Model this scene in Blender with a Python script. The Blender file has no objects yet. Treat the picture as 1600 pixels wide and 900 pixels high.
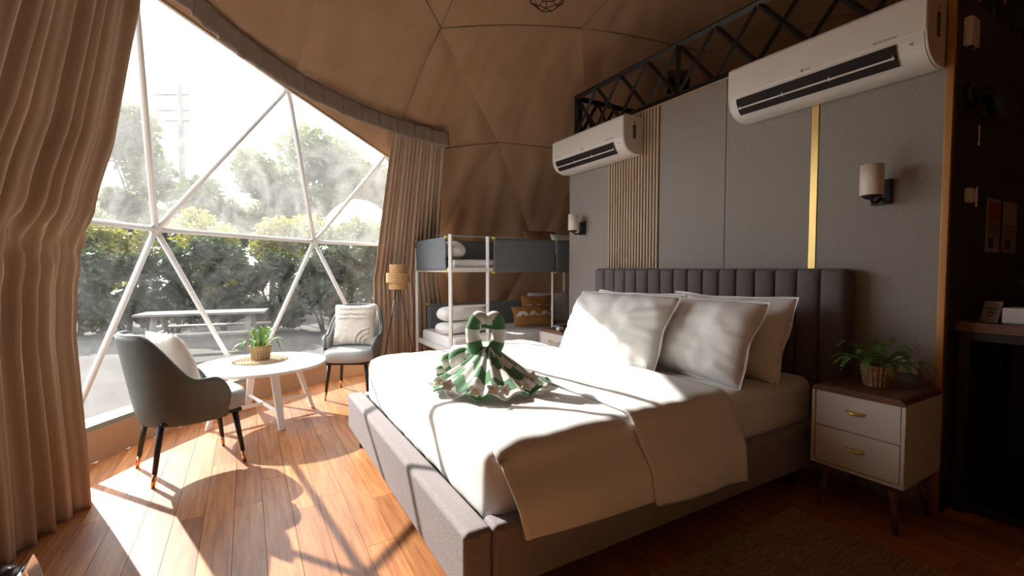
import bpy, bmesh, math, random
from mathutils import Vector, Matrix, noise
random.seed(7)
scene = bpy.context.scene
COL = scene.collection
PI = math.pi
R = math.radians

# ------------------------------------------------------------ camera, sky, sun, exposure
cam_d = bpy.data.cameras.new('camera'); cam_d.sensor_width = 36; cam_d.lens = 16.0
cam_d.clip_start = .05; cam_d.clip_end = 500
cam = bpy.data.objects.new('camera', cam_d); COL.objects.link(cam)
cam.location = (0, 0, 1.2)
cam.rotation_euler = (R(90 - 2.416), 0, R(-30.3))
scene.camera = cam
scene.view_settings.view_transform = 'Standard'
scene.view_settings.look = 'None'
scene.view_settings.gamma = 1
scene.view_settings.use_curve_mapping = False
scene.view_settings.exposure = 0.4

world = bpy.data.worlds.new('sky'); scene.world = world; world.use_nodes = True
wn = world.node_tree.nodes; wl = world.node_tree.links
bg = wn['Background']; bg.inputs[1].default_value = 3.4
tc = wn.new('ShaderNodeTexCoord'); mp = wn.new('ShaderNodeMapping'); mp.inputs['Scale'].default_value = (1.5, 1.5, 4)
nz = wn.new('ShaderNodeTexNoise'); nz.inputs['Scale'].default_value = 2.2; nz.inputs['Detail'].default_value = 4
cr = wn.new('ShaderNodeValToRGB')
cr.color_ramp.elements[0].position = .35; cr.color_ramp.elements[0].color = (.72, .80, .90, 1)
cr.color_ramp.elements[1].position = .6; cr.color_ramp.elements[1].color = (1, 1, 1, 1)
wl.new(tc.outputs['Generated'], mp.inputs[0]); wl.new(mp.outputs[0], nz.inputs[0])
wl.new(nz.outputs[0], cr.inputs[0]); wl.new(cr.outputs[0], bg.inputs[0])

sun_d = bpy.data.lights.new('sun', 'SUN'); sun_d.energy = 10.5; sun_d.angle = R(.6); sun_d.color = (1, .94, .86)
sun = bpy.data.objects.new('sun', sun_d); COL.objects.link(sun)
sun.rotation_euler = Vector((.276, -.656, -.45)).to_track_quat('-Z', 'Y').to_euler()
sun.location = (-3, 9, 8)

# ------------------------------------------------------------ materials
MATS = {}
def mat(name, col, rough=.6, metal=0, var=0, vscale=8, stretch=(1, 1, 1), bump=0, bscale=200, spec=.5,
        col2=None, obj_rand=0, trans=0, coat=0, sheen=0):
    """principled material with procedural colour variation and fine relief"""
    if name in MATS: return MATS[name]
    m = bpy.data.materials.new(name); m.use_nodes = True
    n = m.node_tree.nodes; l = m.node_tree.links; b = n['Principled BSDF']
    b.inputs['Roughness'].default_value = rough; b.inputs['Metallic'].default_value = metal
    b.inputs['Specular IOR Level'].default_value = spec
    b.inputs['Coat Weight'].default_value = coat
    b.inputs['Sheen Weight'].default_value = sheen
    if trans: b.inputs['Transmission Weight'].default_value = trans
    geo = n.new('ShaderNodeNewGeometry'); mpn = n.new('ShaderNodeMapping')
    mpn.inputs['Scale'].default_value = stretch
    l.new(geo.outputs['Position'], mpn.inputs[0])
    nt = n.new('ShaderNodeTexNoise'); nt.inputs['Scale'].default_value = vscale; nt.inputs['Detail'].default_value = 5
    l.new(mpn.outputs[0], nt.inputs[0])
    c2 = col2 if col2 else tuple(max(0, c * (1 - var)) for c in col)
    mx = n.new('ShaderNodeMix'); mx.data_type = 'RGBA'
    mx.inputs['A'].default_value = (*col, 1); mx.inputs['B'].default_value = (*c2, 1)
    rp = n.new('ShaderNodeMapRange'); rp.inputs[1].default_value = .35; rp.inputs[2].default_value = .65
    l.new(nt.outputs[0], rp.inputs[0]); l.new(rp.outputs[0], mx.inputs['Factor'])
    out = mx.outputs['Result']
    if obj_rand:
        oi = n.new('ShaderNodeObjectInfo'); hs = n.new('ShaderNodeHueSaturation')
        mr = n.new('ShaderNodeMapRange'); mr.inputs[3].default_value = 1 - obj_rand; mr.inputs[4].default_value = 1 + obj_rand
        l.new(oi.outputs['Random'], mr.inputs[0]); l.new(mr.outputs[0], hs.inputs['Value']); l.new(out, hs.inputs['Color'])
        out = hs.outputs[0]
    l.new(out, b.inputs['Base Color'])
    if bump:
        n2 = n.new('ShaderNodeTexNoise'); n2.inputs['Scale'].default_value = bscale; n2.inputs['Detail'].default_value = 3
        l.new(mpn.outputs[0], n2.inputs[0])
        bp = n.new('ShaderNodeBump'); bp.inputs['Strength'].default_value = bump; bp.inputs['Distance'].default_value = .004
        l.new(n2.outputs[0], bp.inputs['Height']); l.new(bp.outputs[0], b.inputs['Normal'])
    MATS[name] = m
    return m

M_lining = mat('beige tent lining', (.50, .305, .175), .85, var=.08, vscale=2, bump=.15, bscale=60, sheen=.1)
M_seam = mat('lining seam cord', (.30, .21, .13), .9)
M_curtain = mat('taupe curtain cloth', (.50, .36, .25), .75, var=.08, vscale=3, bump=.12, bscale=250, sheen=.15)
M_valance = mat('mauve taupe valance cloth', (.36, .285, .24), .8, var=.08, vscale=6, bump=.15, bscale=200)
M_wallcloth = mat('grey woven wall cloth', (.36, .325, .295), .9, var=.22, vscale=60, stretch=(1, 1, 6), bump=.3, bscale=220)
M_gold = mat('brushed gold strip', (.72, .48, .17), .32, metal=.85, var=.1, vscale=40, stretch=(1, 1, .05))
M_slat = mat('pale oak slat', (.52, .38, .25), .5, var=.2, vscale=10, stretch=(8, 8, .6), obj_rand=.06)
M_slatback = mat('dark slat backing', (.12, .08, .055), .8)
M_copper = mat('copper corner trim', (.55, .28, .10), .35, metal=.7)
M_darkwall = mat('dark brown laminate', (.045, .032, .026), .5, var=.2, vscale=6, stretch=(1, 1, .2))
M_darkline = mat('door gap', (.015, .011, .01), .8)
M_black = mat('black painted steel', (.012, .011, .011), .45)
M_blackgloss = mat('black gloss', (.01, .01, .01), .12, coat=.6)
M_white = mat('white painted metal', (.78, .76, .73), .35)
M_strut = mat('white powder coated tube', (.72, .70, .68), .4)
M_plastic = mat('white appliance plastic', (.80, .77, .73), .28)
M_creamshade = mat('cream and shade toned plastic', (.74, .68, .60), .4)  # shade tint mixed into air conditioner end colour; sensors reuse the cream
M_chrome = mat('chrome', (.85, .85, .85), .1, metal=1)
M_sheet = mat('white cotton sheet', (.83, .81, .78), .8, var=.02, vscale=4, bump=.08, bscale=350, sheen=.1)
M_bedcloth = mat('mauve grey bed upholstery', (.30, .265, .265), .9, var=.25, vscale=140, bump=.35, bscale=350)
M_headcloth = mat('dark mauve grey headboard cloth', (.17, .145, .15), .9, var=.25, vscale=140, bump=.35, bscale=350)
M_shell = mat('grey green chair leather', (.125, .13, .115), .45, var=.1, vscale=20, bump=.1, bscale=300)
M_seat = mat('pale grey chair leather', (.42, .43, .42), .5, var=.06, vscale=20, bump=.1, bscale=300)
M_rose = mat('rose gold leg tip', (.80, .42, .20), .25, metal=1)
M_walnut = mat('walnut top', (.20, .095, .05), .4, var=.5, vscale=6, stretch=(8, .8, 8))
M_nswhite = mat('cream white lacquer', (.66, .61, .56), .4)
M_brass = mat('brass pull', (.75, .55, .2), .3, metal=1)
M_wicker = mat('woven wicker', (.55, .32, .15), .7, var=.5, vscale=120, bump=.8, bscale=160)
M_fern = mat('fern green', (.11, .23, .04), .55, var=.5, vscale=30)
M_fern2 = mat('bright fern green', (.20, .34, .05), .5, var=.4, vscale=30)
M_soil = mat('soil', (.03, .02, .015), .9)
M_mat = mat('woven straw mat', (.52, .36, .20), .8, var=.4, vscale=90, bump=.6, bscale=120)
M_rug = mat('brown jute rug', (.55, .36, .20), .95, var=.55, vscale=60, stretch=(.5, 6, 1), bump=1.0, bscale=120)
M_bunkcloth = mat('grey bunk bed cloth', (.17, .18, .19), .85, var=.12, vscale=30, bump=.2, bscale=250)
M_yellow = mat('yellow clip', (.75, .68, .08), .5)
M_rattan = mat('rattan shade', (.60, .33, .14), .7, var=.4, vscale=70, bump=.8, bscale=110)
M_twig = mat('dry reed', (.20, .13, .08), .8)
M_shade = mat('opal glass shade', (.80, .70, .60), .35)
M_petal = mat('white petal', (.88, .86, .80), .6)
M_pollen = mat('yellow petal heart', (.9, .66, .05), .6)
M_cushion = mat('cream cushion', (.70, .62, .54), .9, var=.1, vscale=25, bump=.3, bscale=180)
M_tuft = mat('cream tufting', (.80, .73, .66), .95, var=.15, vscale=90, bump=1, bscale=160)
M_ochre = mat('ochre cushion', (.36, .17, .045), .9, var=.1, vscale=30, bump=.2, bscale=200)
M_rust = mat('brown cushion', (.23, .11, .05), .9, bump=.2)
M_sill = mat('grey green window sill', (.23, .27, .22), .5)
M_leather = mat('black leather', (.012, .011, .011), .3, bump=.1)
M_paper = mat('printed paper', (.34, .30, .26), .7, var=.1)
M_ink = mat('dark print', (.05, .035, .03), .7)
M_inkred = mat('red print', (.32, .05, .03), .7)
M_inkblue = mat('blue print', (.06, .09, .13), .7)
M_inkgrey = mat('grey print', (.30, .29, .28), .6)
M_inkorange = mat('orange print', (.65, .22, .06), .6)
M_deskwood = mat('reddish brown counter wood', (.20, .085, .05), .45, var=.4, vscale=6, stretch=(8, .8, 8))

def plank_mat():
    m = bpy.data.materials.new('red brown floor plank'); m.use_nodes = True
    n = m.node_tree.nodes; l = m.node_tree.links; b = n['Principled BSDF']
    geo = n.new('ShaderNodeNewGeometry'); oi = n.new('ShaderNodeObjectInfo')
    ad = n.new('ShaderNodeVectorMath'); ad.operation = 'ADD'
    mu = n.new('ShaderNodeMath'); mu.operation = 'MULTIPLY'; mu.inputs[1].default_value = 37
    l.new(oi.outputs['Random'], mu.inputs[0]); l.new(geo.outputs['Position'], ad.inputs[0]); l.new(mu.outputs[0], ad.inputs[1])
    mpn = n.new('ShaderNodeMapping'); mpn.inputs['Scale'].default_value = (26, 1.6, 1); l.new(ad.outputs[0], mpn.inputs[0])
    nt = n.new('ShaderNodeTexNoise'); nt.inputs['Scale'].default_value = 1.6; nt.inputs['Detail'].default_value = 8; nt.inputs['Roughness'].default_value = .65
    l.new(mpn.outputs[0], nt.inputs[0])
    cr = n.new('ShaderNodeValToRGB')
    cr.color_ramp.elements[0].position = .28; cr.color_ramp.elements[0].color = (.25, .075, .023, 1)
    cr.color_ramp.elements[1].position = .74; cr.color_ramp.elements[1].color = (.62, .26, .085, 1)
    l.new(nt.outputs[0], cr.inputs[0])
    hs = n.new('ShaderNodeHueSaturation'); mr = n.new('ShaderNodeMapRange')
    mr.inputs[3].default_value = .72; mr.inputs[4].default_value = 1.2
    l.new(oi.outputs['Random'], mr.inputs[0]); l.new(mr.outputs[0], hs.inputs['Value']); l.new(cr.outputs[0], hs.inputs['Color'])
    l.new(hs.outputs[0], b.inputs['Base Color'])
    b.inputs['Roughness'].default_value = .32
    n2 = n.new('ShaderNodeTexNoise'); n2.inputs['Scale'].default_value = 5; n2.inputs['Detail'].default_value = 4
    r2 = n.new('ShaderNodeMapRange'); r2.inputs[3].default_value = .30; r2.inputs[4].default_value = .5
    l.new(geo.outputs['Position'], n2.inputs[0]); l.new(n2.outputs[0], r2.inputs[0]); l.new(r2.outputs[0], b.inputs['Roughness'])
    bp = n.new('ShaderNodeBump'); bp.inputs['Strength'].default_value = .12; bp.inputs['Distance'].default_value = .002
    l.new(nt.outputs[0], bp.inputs['Height']); l.new(bp.outputs[0], b.inputs['Normal'])
    return m
M_plank = plank_mat()

def film_mat(name, haze_lo, haze_hi):
    """clear vinyl film: see-through, slightly glossy, with wiped smears of dust that scatter the sun"""
    m = bpy.data.materials.new(name); m.use_nodes = True
    n = m.node_tree.nodes; l = m.node_tree.links
    for x in list(n):
        if x.type != 'OUTPUT_MATERIAL': n.remove(x)
    out = [x for x in n if x.type == 'OUTPUT_MATERIAL'][0]
    tr = n.new('ShaderNodeBsdfTransparent'); tr.inputs[0].default_value = (.90, .92, .92, 1)
    tl = n.new('ShaderNodeBsdfTranslucent'); tl.inputs[0].default_value = (.95, .93, .9, 1)
    gl = n.new('ShaderNodeBsdfGlossy'); gl.inputs['Roughness'].default_value = .04
    geo = n.new('ShaderNodeNewGeometry'); oi = n.new('ShaderNodeObjectInfo')
    ad = n.new('ShaderNodeVectorMath'); ad.operation = 'ADD'
    l.new(geo.outputs['Position'], ad.inputs[0]); l.new(oi.outputs['Random'], ad.inputs[1])
    nt = n.new('ShaderNodeTexNoise'); nt.inputs['Scale'].default_value = 2.2; nt.inputs['Detail'].default_value = 7
    nt.inputs['Distortion'].default_value = 2.5
    l.new(ad.outputs[0], nt.inputs[0])
    mr = n.new('ShaderNodeMapRange'); mr.inputs[1].default_value = .35; mr.inputs[2].default_value = .7
    mr.inputs[3].default_value = haze_lo; mr.inputs[4].default_value = haze_hi
    l.new(nt.outputs[0], mr.inputs[0])
    m1 = n.new('ShaderNodeMixShader'); l.new(mr.outputs[0], m1.inputs[0]); l.new(tr.outputs[0], m1.inputs[1]); l.new(tl.outputs[0], m1.inputs[2])
    fr = n.new('ShaderNodeLayerWeight'); fr.inputs[0].default_value = .5
    pw = n.new('ShaderNodeMath'); pw.operation = 'POWER'; pw.inputs[1].default_value = 5; l.new(fr.outputs['Facing'], pw.inputs[0])
    ma = n.new('ShaderNodeMath'); ma.operation = 'MULTIPLY_ADD'; ma.inputs[1].default_value = .5; ma.inputs[2].default_value = .025; l.new(pw.outputs[0], ma.inputs[0])
    m2 = n.new('ShaderNodeMixShader'); l.new(ma.outputs[0], m2.inputs[0]); l.new(m1.outputs[0], m2.inputs[1]); l.new(gl.outputs[0], m2.inputs[2])
    l.new(m2.outputs[0], out.inputs[0])
    return m
M_film_up = film_mat('dusty clear vinyl film', .06, .13)
M_film_low = film_mat('smeared clear vinyl film', .004, .03)

def leaf_mat(name, col, tcol):
    m = bpy.data.materials.new(name); m.use_nodes = True
    n = m.node_tree.nodes; l = m.node_tree.links; b = n['Principled BSDF']; out = [x for x in n if x.type == 'OUTPUT_MATERIAL'][0]
    geo = n.new('ShaderNodeNewGeometry'); nt = n.new('ShaderNodeTexNoise'); nt.inputs['Scale'].default_value = 3
    l.new(geo.outputs['Position'], nt.inputs[0])
    mx = n.new('ShaderNodeMix'); mx.data_type = 'RGBA'; mx.inputs['A'].default_value = (*col, 1); mx.inputs['B'].default_value = (*[c * .45 for c in col], 1)
    l.new(nt.outputs[0], mx.inputs['Factor']); l.new(mx.outputs['Result'], b.inputs['Base Color']); b.inputs['Roughness'].default_value = .5
    tl = n.new('ShaderNodeBsdfTranslucent'); tl.inputs[0].default_value = (*tcol, 1)
    ms = n.new('ShaderNodeMixShader'); ms.inputs[0].default_value = .4
    l.new(b.outputs[0], ms.inputs[1]); l.new(tl.outputs[0], ms.inputs[2]); l.new(ms.outputs[0], out.inputs[0])
    return m
M_leafdark = leaf_mat('dark hedge leaf', (.03, .045, .018), (.045, .07, .015))
M_leaf = leaf_mat('tree leaf', (.07, .095, .035), (.20, .23, .06))
M_leafyellow = leaf_mat('yellow green leaf', (.16, .17, .035), (.36, .35, .06))
M_bark = mat('bark', (.10, .075, .055), .9, var=.4)
M_ground = mat('shade darkened gravel ground', (.075, .066, .06), .95, var=.25, vscale=1.2, bump=.4, bscale=40)  # base colour lowered to stand in for shade from the hedge
M_timber = mat('weathered timber', (.13, .112, .10), .8, var=.3, vscale=5)
M_tentwhite = mat('white tent cover', (.80, .80, .78), .7)

def towel_mat():
    m = bpy.data.materials.new('green and white striped towel'); m.use_nodes = True
    n = m.node_tree.nodes; l = m.node_tree.links; b = n['Principled BSDF']
    uv = n.new('ShaderNodeUVMap'); sx = n.new('ShaderNodeSeparateXYZ'); l.new(uv.outputs[0], sx.inputs[0])
    fr = n.new('ShaderNodeMath'); fr.operation = 'FRACT'; l.new(sx.outputs[1], fr.inputs[0])
    gt = n.new('ShaderNodeMath'); gt.operation = 'GREATER_THAN'; gt.inputs[1].default_value = .5; l.new(fr.outputs[0], gt.inputs[0])
    mx = n.new('ShaderNodeMix'); mx.data_type = 'RGBA'
    mx.inputs['A'].default_value = (.78, .76, .70, 1); mx.inputs['B'].default_value = (.075, .22, .085, 1)
    l.new(gt.outputs[0], mx.inputs['Factor']); l.new(mx.outputs['Result'], b.inputs['Base Color'])
    b.inputs['Roughness'].default_value = .95; b.inputs['Sheen Weight'].default_value = .3
    nt = n.new('ShaderNodeTexNoise'); nt.inputs['Scale'].default_value = 400
    bp = n.new('ShaderNodeBump'); bp.inputs['Strength'].default_value = .5; bp.inputs['Distance'].default_value = .003
    l.new(nt.outputs[0], bp.inputs['Height']); l.new(bp.outputs[0], b.inputs['Normal'])
    return m
M_towel = towel_mat()

# ------------------------------------------------------------ builders
class MB:
    """collects shapes; build() links them as one mesh object"""
    def __init__(s): s.v = []; s.f = []; s.uv = {}
    def add(s, vs, fs, uvs=None):
        o = len(s.v); s.v += [tuple(v) for v in vs]; s.f += [tuple(i + o for i in f) for f in fs]
        if uvs:
            for i, t in enumerate(uvs): s.uv[o + i] = t
        return s
    def box(s, x0, x1, y0, y1, z0, z1):
        return s.add([(x0, y0, z0), (x1, y0, z0), (x1, y1, z0), (x0, y1, z0), (x0, y0, z1), (x1, y0, z1), (x1, y1, z1), (x0, y1, z1)],
                     [(3, 2, 1, 0), (4, 5, 6, 7), (0, 1, 5, 4), (1, 2, 6, 5), (2, 3, 7, 6), (3, 0, 4, 7)])
    def tube(s, pts, rad, seg=10, cap=True, uvk=None, flat=1.0):
        pts = [Vector(p) for p in pts]; n = len(pts)
        rads = rad if isinstance(rad, (list, tuple)) else [rad] * n
        ref = Vector((0, 0, 1)); vs = []; fs = []; uvs = []; dist = 0; prev = None
        for i, p in enumerate(pts):
            t = (pts[min(i + 1, n - 1)] - pts[max(i - 1, 0)]).normalized()
            if prev is None:
                a = t.cross(ref)
                if a.length < .05: a = t.cross(Vector((1, 0, 0)))
                a.normalize()
            else:
                a = (prev - t * prev.dot(t)).normalized()
            prev = a; b = t.cross(a)
            if i: dist += (p - pts[i - 1]).length
            for k in range(seg):
                g = 2 * PI * k / seg
                vs.append(p + a * math.cos(g) * rads[i] + b * math.sin(g) * rads[i] * flat); uvs.append((k / seg, dist * (uvk or 1)))
        for i in range(n - 1):
            for k in range(seg):
                fs.append((i * seg + k, i * seg + (k + 1) % seg, (i + 1) * seg + (k + 1) % seg, (i + 1) * seg + k))
        if cap:
            fs.append(tuple(range(seg - 1, -1, -1))); fs.append(tuple((n - 1) * seg + k for k in range(seg)))
        return s.add(vs, fs, uvs if uvk else None)
    def lathe(s, prof, c=(0, 0, 0), seg=24):
        vs = []; fs = []; n = len(prof)
        for r, z in prof:
            for k in range(seg): g = 2 * PI * k / seg; vs.append((c[0] + r * math.cos(g), c[1] + r * math.sin(g), c[2] + z))
        for i in range(n - 1):
            for k in range(seg): fs.append((i * seg + k, i * seg + (k + 1) % seg, (i + 1) * seg + (k + 1) % seg, (i + 1) * seg + k))
        fs.append(tuple(range(seg - 1, -1, -1))); fs.append(tuple((n - 1) * seg + k for k in range(seg)))
        return s.add(vs, fs)
    def grid(s, fn, nu, nv, closeu=False, uvf=None):
        vs = [fn(i / nu, j / nv) for j in range(nv + 1) for i in range(nu + (0 if closeu else 1))]
        w = nu if closeu else nu + 1; fs = []
        for j in range(nv):
            for i in range(nu):
                a = j * w + i; b = j * w + (i + 1) % w
                fs.append((a, b, b + w, a + w))
        uvs = [uvf(i / nu, j / nv) for j in range(nv + 1) for i in range(w)] if uvf else None
        return s.add(vs, fs, uvs)
    def prism(s, poly, axis, a, b):
        """extrude a 2D polygon along an axis; poly coordinates are the other two axes in order"""
        n = len(poly); vs = []
        for t in (a, b):
            for p in poly:
                vs.append({'x': (t, p[0], p[1]), 'y': (p[0], t, p[1]), 'z': (p[0], p[1], t)}[axis])
        fs = [(i, (i + 1) % n, n + (i + 1) % n, n + i) for i in range(n)] + [tuple(range(n - 1, -1, -1)), tuple(range(n, 2 * n))]
        return s.add(vs, fs)
    def build(s, name, m, parent=None, smooth=False, bevel=0, solid=0, seg=2, base=None, sub=0):
        me = bpy.data.meshes.new(name); bs = Vector(base) if base else Vector((0, 0, 0))
        me.from_pydata([tuple(Vector(v) - bs) for v in s.v], [], s.f); me.materials.append(m)
        if s.uv:
            ul = me.uv_layers.new(name='UVMap')
            for lp in me.loops: ul.data[lp.index].uv = s.uv.get(lp.vertex_index, (0, 0))
        bm = bmesh.new(); bm.from_mesh(me); bmesh.ops.recalc_face_normals(bm, faces=bm.faces); bm.to_mesh(me); bm.free()
        if smooth: me.polygons.foreach_set('use_smooth', [True] * len(me.polygons))
        o = bpy.data.objects.new(name, me); COL.objects.link(o)
        if base: o.location = base
        if parent:
            o.parent = parent
        if solid:
            md = o.modifiers.new('thickness', 'SOLIDIFY'); md.thickness = solid; md.offset = 0
        if bevel:
            md = o.modifiers.new('bevel', 'BEVEL'); md.width = bevel; md.segments = seg; md.limit_method = 'ANGLE'
            if smooth is False and seg > 1:
                me.polygons.foreach_set('use_smooth', [True] * len(me.polygons))
                wn_ = o.modifiers.new('normals', 'WEIGHTED_NORMAL')
        if sub:
            md = o.modifiers.new('sub', 'SUBSURF'); md.levels = sub; md.render_levels = sub
        return o

def thing(name, label, cat, loc=(0, 0, 0), rotz=0, group=None, kind=None):
    o = bpy.data.objects.new(name, None); COL.objects.link(o); o.empty_display_size = .1
    o.location = loc; o.rotation_euler = (0, 0, rotz)
    if label: o['label'] = label
    if cat: o['category'] = cat
    if group: o['group'] = group
    if kind: o['kind'] = kind
    return o
def tag(o, label, cat, group=None, kind=None):
    o['label'] = label; o['category'] = cat
    if group: o['group'] = group
    if kind: o['kind'] = kind
    return o
def struct(o, label=None):
    o['kind'] = 'structure'
    if label: o['label'] = label
    return o
def share(name, mesh, parent, loc=(0, 0, 0)):
    o = bpy.data.objects.new(name, mesh); COL.objects.link(o); o.parent = parent; o.location = loc
    return o
def text(name, s, size, m, parent, loc, rot):
    c = bpy.data.curves.new(name, 'FONT'); c.body = s; c.size = size; c.extrude = .0006; c.align_x = 'CENTER'
    t = bpy.data.objects.new(name, c); COL.objects.link(t)
    bpy.context.view_layer.update()
    me = bpy.data.meshes.new_from_object(t); bpy.data.objects.remove(t); me.materials.append(m)
    o = bpy.data.objects.new(name, me); COL.objects.link(o); o.parent = parent; o.location = loc; o.rotation_euler = rot
    return o

# ------------------------------------------------------------ dome geometry
DC = Vector((2.5, 1.63, .2)); DR = 4.0
def node(az, el, r=DR):
    a, e = R(az), R(el)
    return DC + r * Vector((math.cos(e) * math.cos(a), math.cos(e) * math.sin(a), math.sin(e)))
def polar(az, r, z): a = R(az); return Vector((DC.x + r * math.cos(a), DC.y + r * math.sin(a), z))
NODES = []; KEY = {}
def addn(key, az, el, r=DR): KEY[key] = len(NODES); NODES.append(node(az, el, r))
for k in range(17): addn(('r0', k), 149.5 - 21.18 * k if k < 3 else 107.1 - 21.18 * (k - 2), -1.6, 4.06)
r1 = [142.9, 120.2, 97.6] + [97.6 - 22.45 * k for k in range(1, 14)]
for k, a in enumerate(r1): addn(('r1', k), a, 18.5)
r2 = [156.9, 133.1, 111.4, 88.5] + [88.5 - 22.43 * k for k in range(1, 13)]
for k, a in enumerate(r2): addn(('r2', k), a, {0: 36.9, 1: 36.8, 2: 32.9, 3: 38.6}.get(k, 36 if k % 2 else 38))
r3 = [149.5, 113.5, 78.1] + [78.1 - 36 * k for k in range(1, 8)]
for k, a in enumerate(r3): addn(('r3', k), a, {0: 56, 1: 52, 2: 58.7}.get(k, 55))
for k in range(5): addn(('r4', k), 131 - 72 * k, 72)
addn(('r5', 0), 0, 90)
bm = bmesh.new()
bv = [bm.verts.new(p) for p in NODES]
bm.verts.index_update()
bmesh.ops.convex_hull(bm, input=bv)
bmesh.ops.triangulate(bm, faces=bm.faces)
TRIS = []
for f in bm.faces:
    if all(v.co.z < .3 for v in f.verts): continue
    TRIS.append(tuple(v.index for v in f.verts))
bm.free()
Z1 = ('r1', 15)
winset = {KEY[k] for k in [('r0', 0), ('r0', 1), ('r0', 2), ('r0', 16), ('r1', 0), ('r1', 1), ('r1', 2), Z1, ('r2', 0), ('r2', 1), ('r2', 2)]}
r0hi = {KEY[('r0', 16)], KEY[('r0', 3)]}
def is_window(t):
    return all(i in winset for i in t)
def wf(i): return 0.0 if i in winset else 1.0
def rounded(p, f):
    # pull a point of the flat facet out towards the round dome
    d = p - DC
    return p + d.normalized() * (DR - d.length) * .7 * f
ceiling = thing('ceiling', 'padded beige tent lining over the whole dome', None, DC, 0, kind='structure')
window = thing('window_1', 'clear vinyl dome window held by white tubes', None, (DC.x, DC.y, 0), 0, kind='structure')
cb = Vector(DC); wb = Vector((DC.x, DC.y, 0))
edges_win = set(); edges_lin = set()
for t in TRIS:
    A, B, C_ = [NODES[i] for i in t]
    if is_window(t):
        nrm = (B - A).cross(C_ - A).normalized()
        if nrm.dot(A - DC) < 0: nrm = -nrm
        off = nrm * .02
        up = sum(1 for i in t if i in {KEY[('r2', 0)], KEY[('r2', 1)], KEY[('r2', 2)]}) > 0
        MB().add([A + off, B + off, C_ + off], [(0, 1, 2)]).build('film_pane', M_film_up if up else M_film_low, window, base=None).location = -wb
        for i in range(3): edges_win.add(tuple(sorted((t[i], t[(i + 1) % 3]))))
    else:
        N = 22; vs = []; idx = {}; fs = []
        ctr = (A + B + C_) / 3
        for i in range(N + 1):
            for j in range(N + 1 - i):
                a, b = i / N, j / N; c = 1 - a - b
                p = A * a + B * b + C_ * c
                p = rounded(p, a * wf(t[0]) + b * wf(t[1]) + c * wf(t[2]))
                inw = (DC - p).normalized()
                puff = 27 * a * b * c
                edge = 1 - min(1, min(a, b, c) * 9)
                w = noise.noise(Vector((p.x * 1.7, p.y * 1.7, p.z * .8))) * .05 + noise.noise(Vector((p.x * 4.5, p.y * 4.5, p.z * 1.6 + 9))) * .022
                w += noise.noise(Vector((math.atan2(p.y - DC.y, p.x - DC.x) * 22, p.z * .7, 3))) * .022
                p = p + inw * (.05 - .02 * puff + w * (1 - edge) - .012 * edge)
                idx[i, j] = len(vs); vs.append(p)
        for i in range(N):
            for j in range(N - i):
                fs.append((idx[i, j], idx[i + 1, j], idx[i, j + 1]))
                if j < N - i - 1: fs.append((idx[i + 1, j], idx[i + 1, j + 1], idx[i, j + 1]))
        MB().add(vs, fs).build('lining_panel', M_lining, ceiling, smooth=True).location = -cb
        for i in range(3): edges_lin.add(tuple(sorted((t[i], t[(i + 1) % 3]))))
for a, b in sorted(edges_win):
    A, B = NODES[a], NODES[b]
    if a in {KEY[('r0', k)] for k in range(17)} and b in {KEY[('r0', k)] for k in range(17)}: continue
    MB().tube([A, B], .019, 10).build('window_tube', M_strut, window, smooth=True).location = -wb
for i in sorted(winset):
    p = NODES[i]; inw = (DC - p).normalized()
    MB().tube([p - inw * .022, p + inw * .022], .036, 14).build('window_hub', M_strut, window, smooth=True).location = -wb
# seam cords on the strong seams of the lining
ring = lambda r, n: [(KEY[(r, k)], KEY[(r, (k + 1) % n)]) for k in range(n)]
strong = set(tuple(sorted(e)) for e in ring('r2', 16) + ring('r3', 10) + ring('r4', 5))
s1 = KEY[('r3', 1)]
for o_ in (KEY[('r2', 2)], KEY[('r4', 0)], KEY[('r4', 1)]): strong.add(tuple(sorted((s1, o_))))
s0 = KEY[('r3', 2)]
for o_ in (KEY[('r4', 1)],): strong.add(tuple(sorted((s0, o_))))
for a, b in sorted(strong):
    if (a, b) not in edges_lin: continue
    A, B = NODES[a], NODES[b]
    pts = []
    for k in range(9):
        p = rounded(A.lerp(B, k / 8), wf(a) * (1 - k / 8) + wf(b) * k / 8); inw = (DC - p).normalized(); pts.append(p + inw * (.041 + .004 * noise.noise(p * 3)))
    MB().tube(pts, .0065, 6).build('lining_seam', M_seam, ceiling, smooth=True).location = -cb

# low skirt band and sill round the foot of the dome
def band(name, m, r0_, r1_, z0, z1, az0, az1, parent=None, n=90):
    mb = MB()
    def fn(u, v):
        a = az0 + (az1 - az0) * u
        q = [(r0_, z0), (r0_, z1), (r1_, z1), (r1_, z0), (r0_, z0)][round(v * 4)]
        return polar(a, q[0], q[1])
    mb.grid(fn, n, 4)
    return mb.build(name, m, parent)
struct(band('baseboard_dome', M_lining, 3.93, 3.98, 0, .195, -180, 180, n=160), 'low beige band along the foot of the dome')
struct(band('trim_1', M_sill, 3.935, 4.10, .196, .228, 88, 178), 'grey green sill under the dome window')

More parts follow.
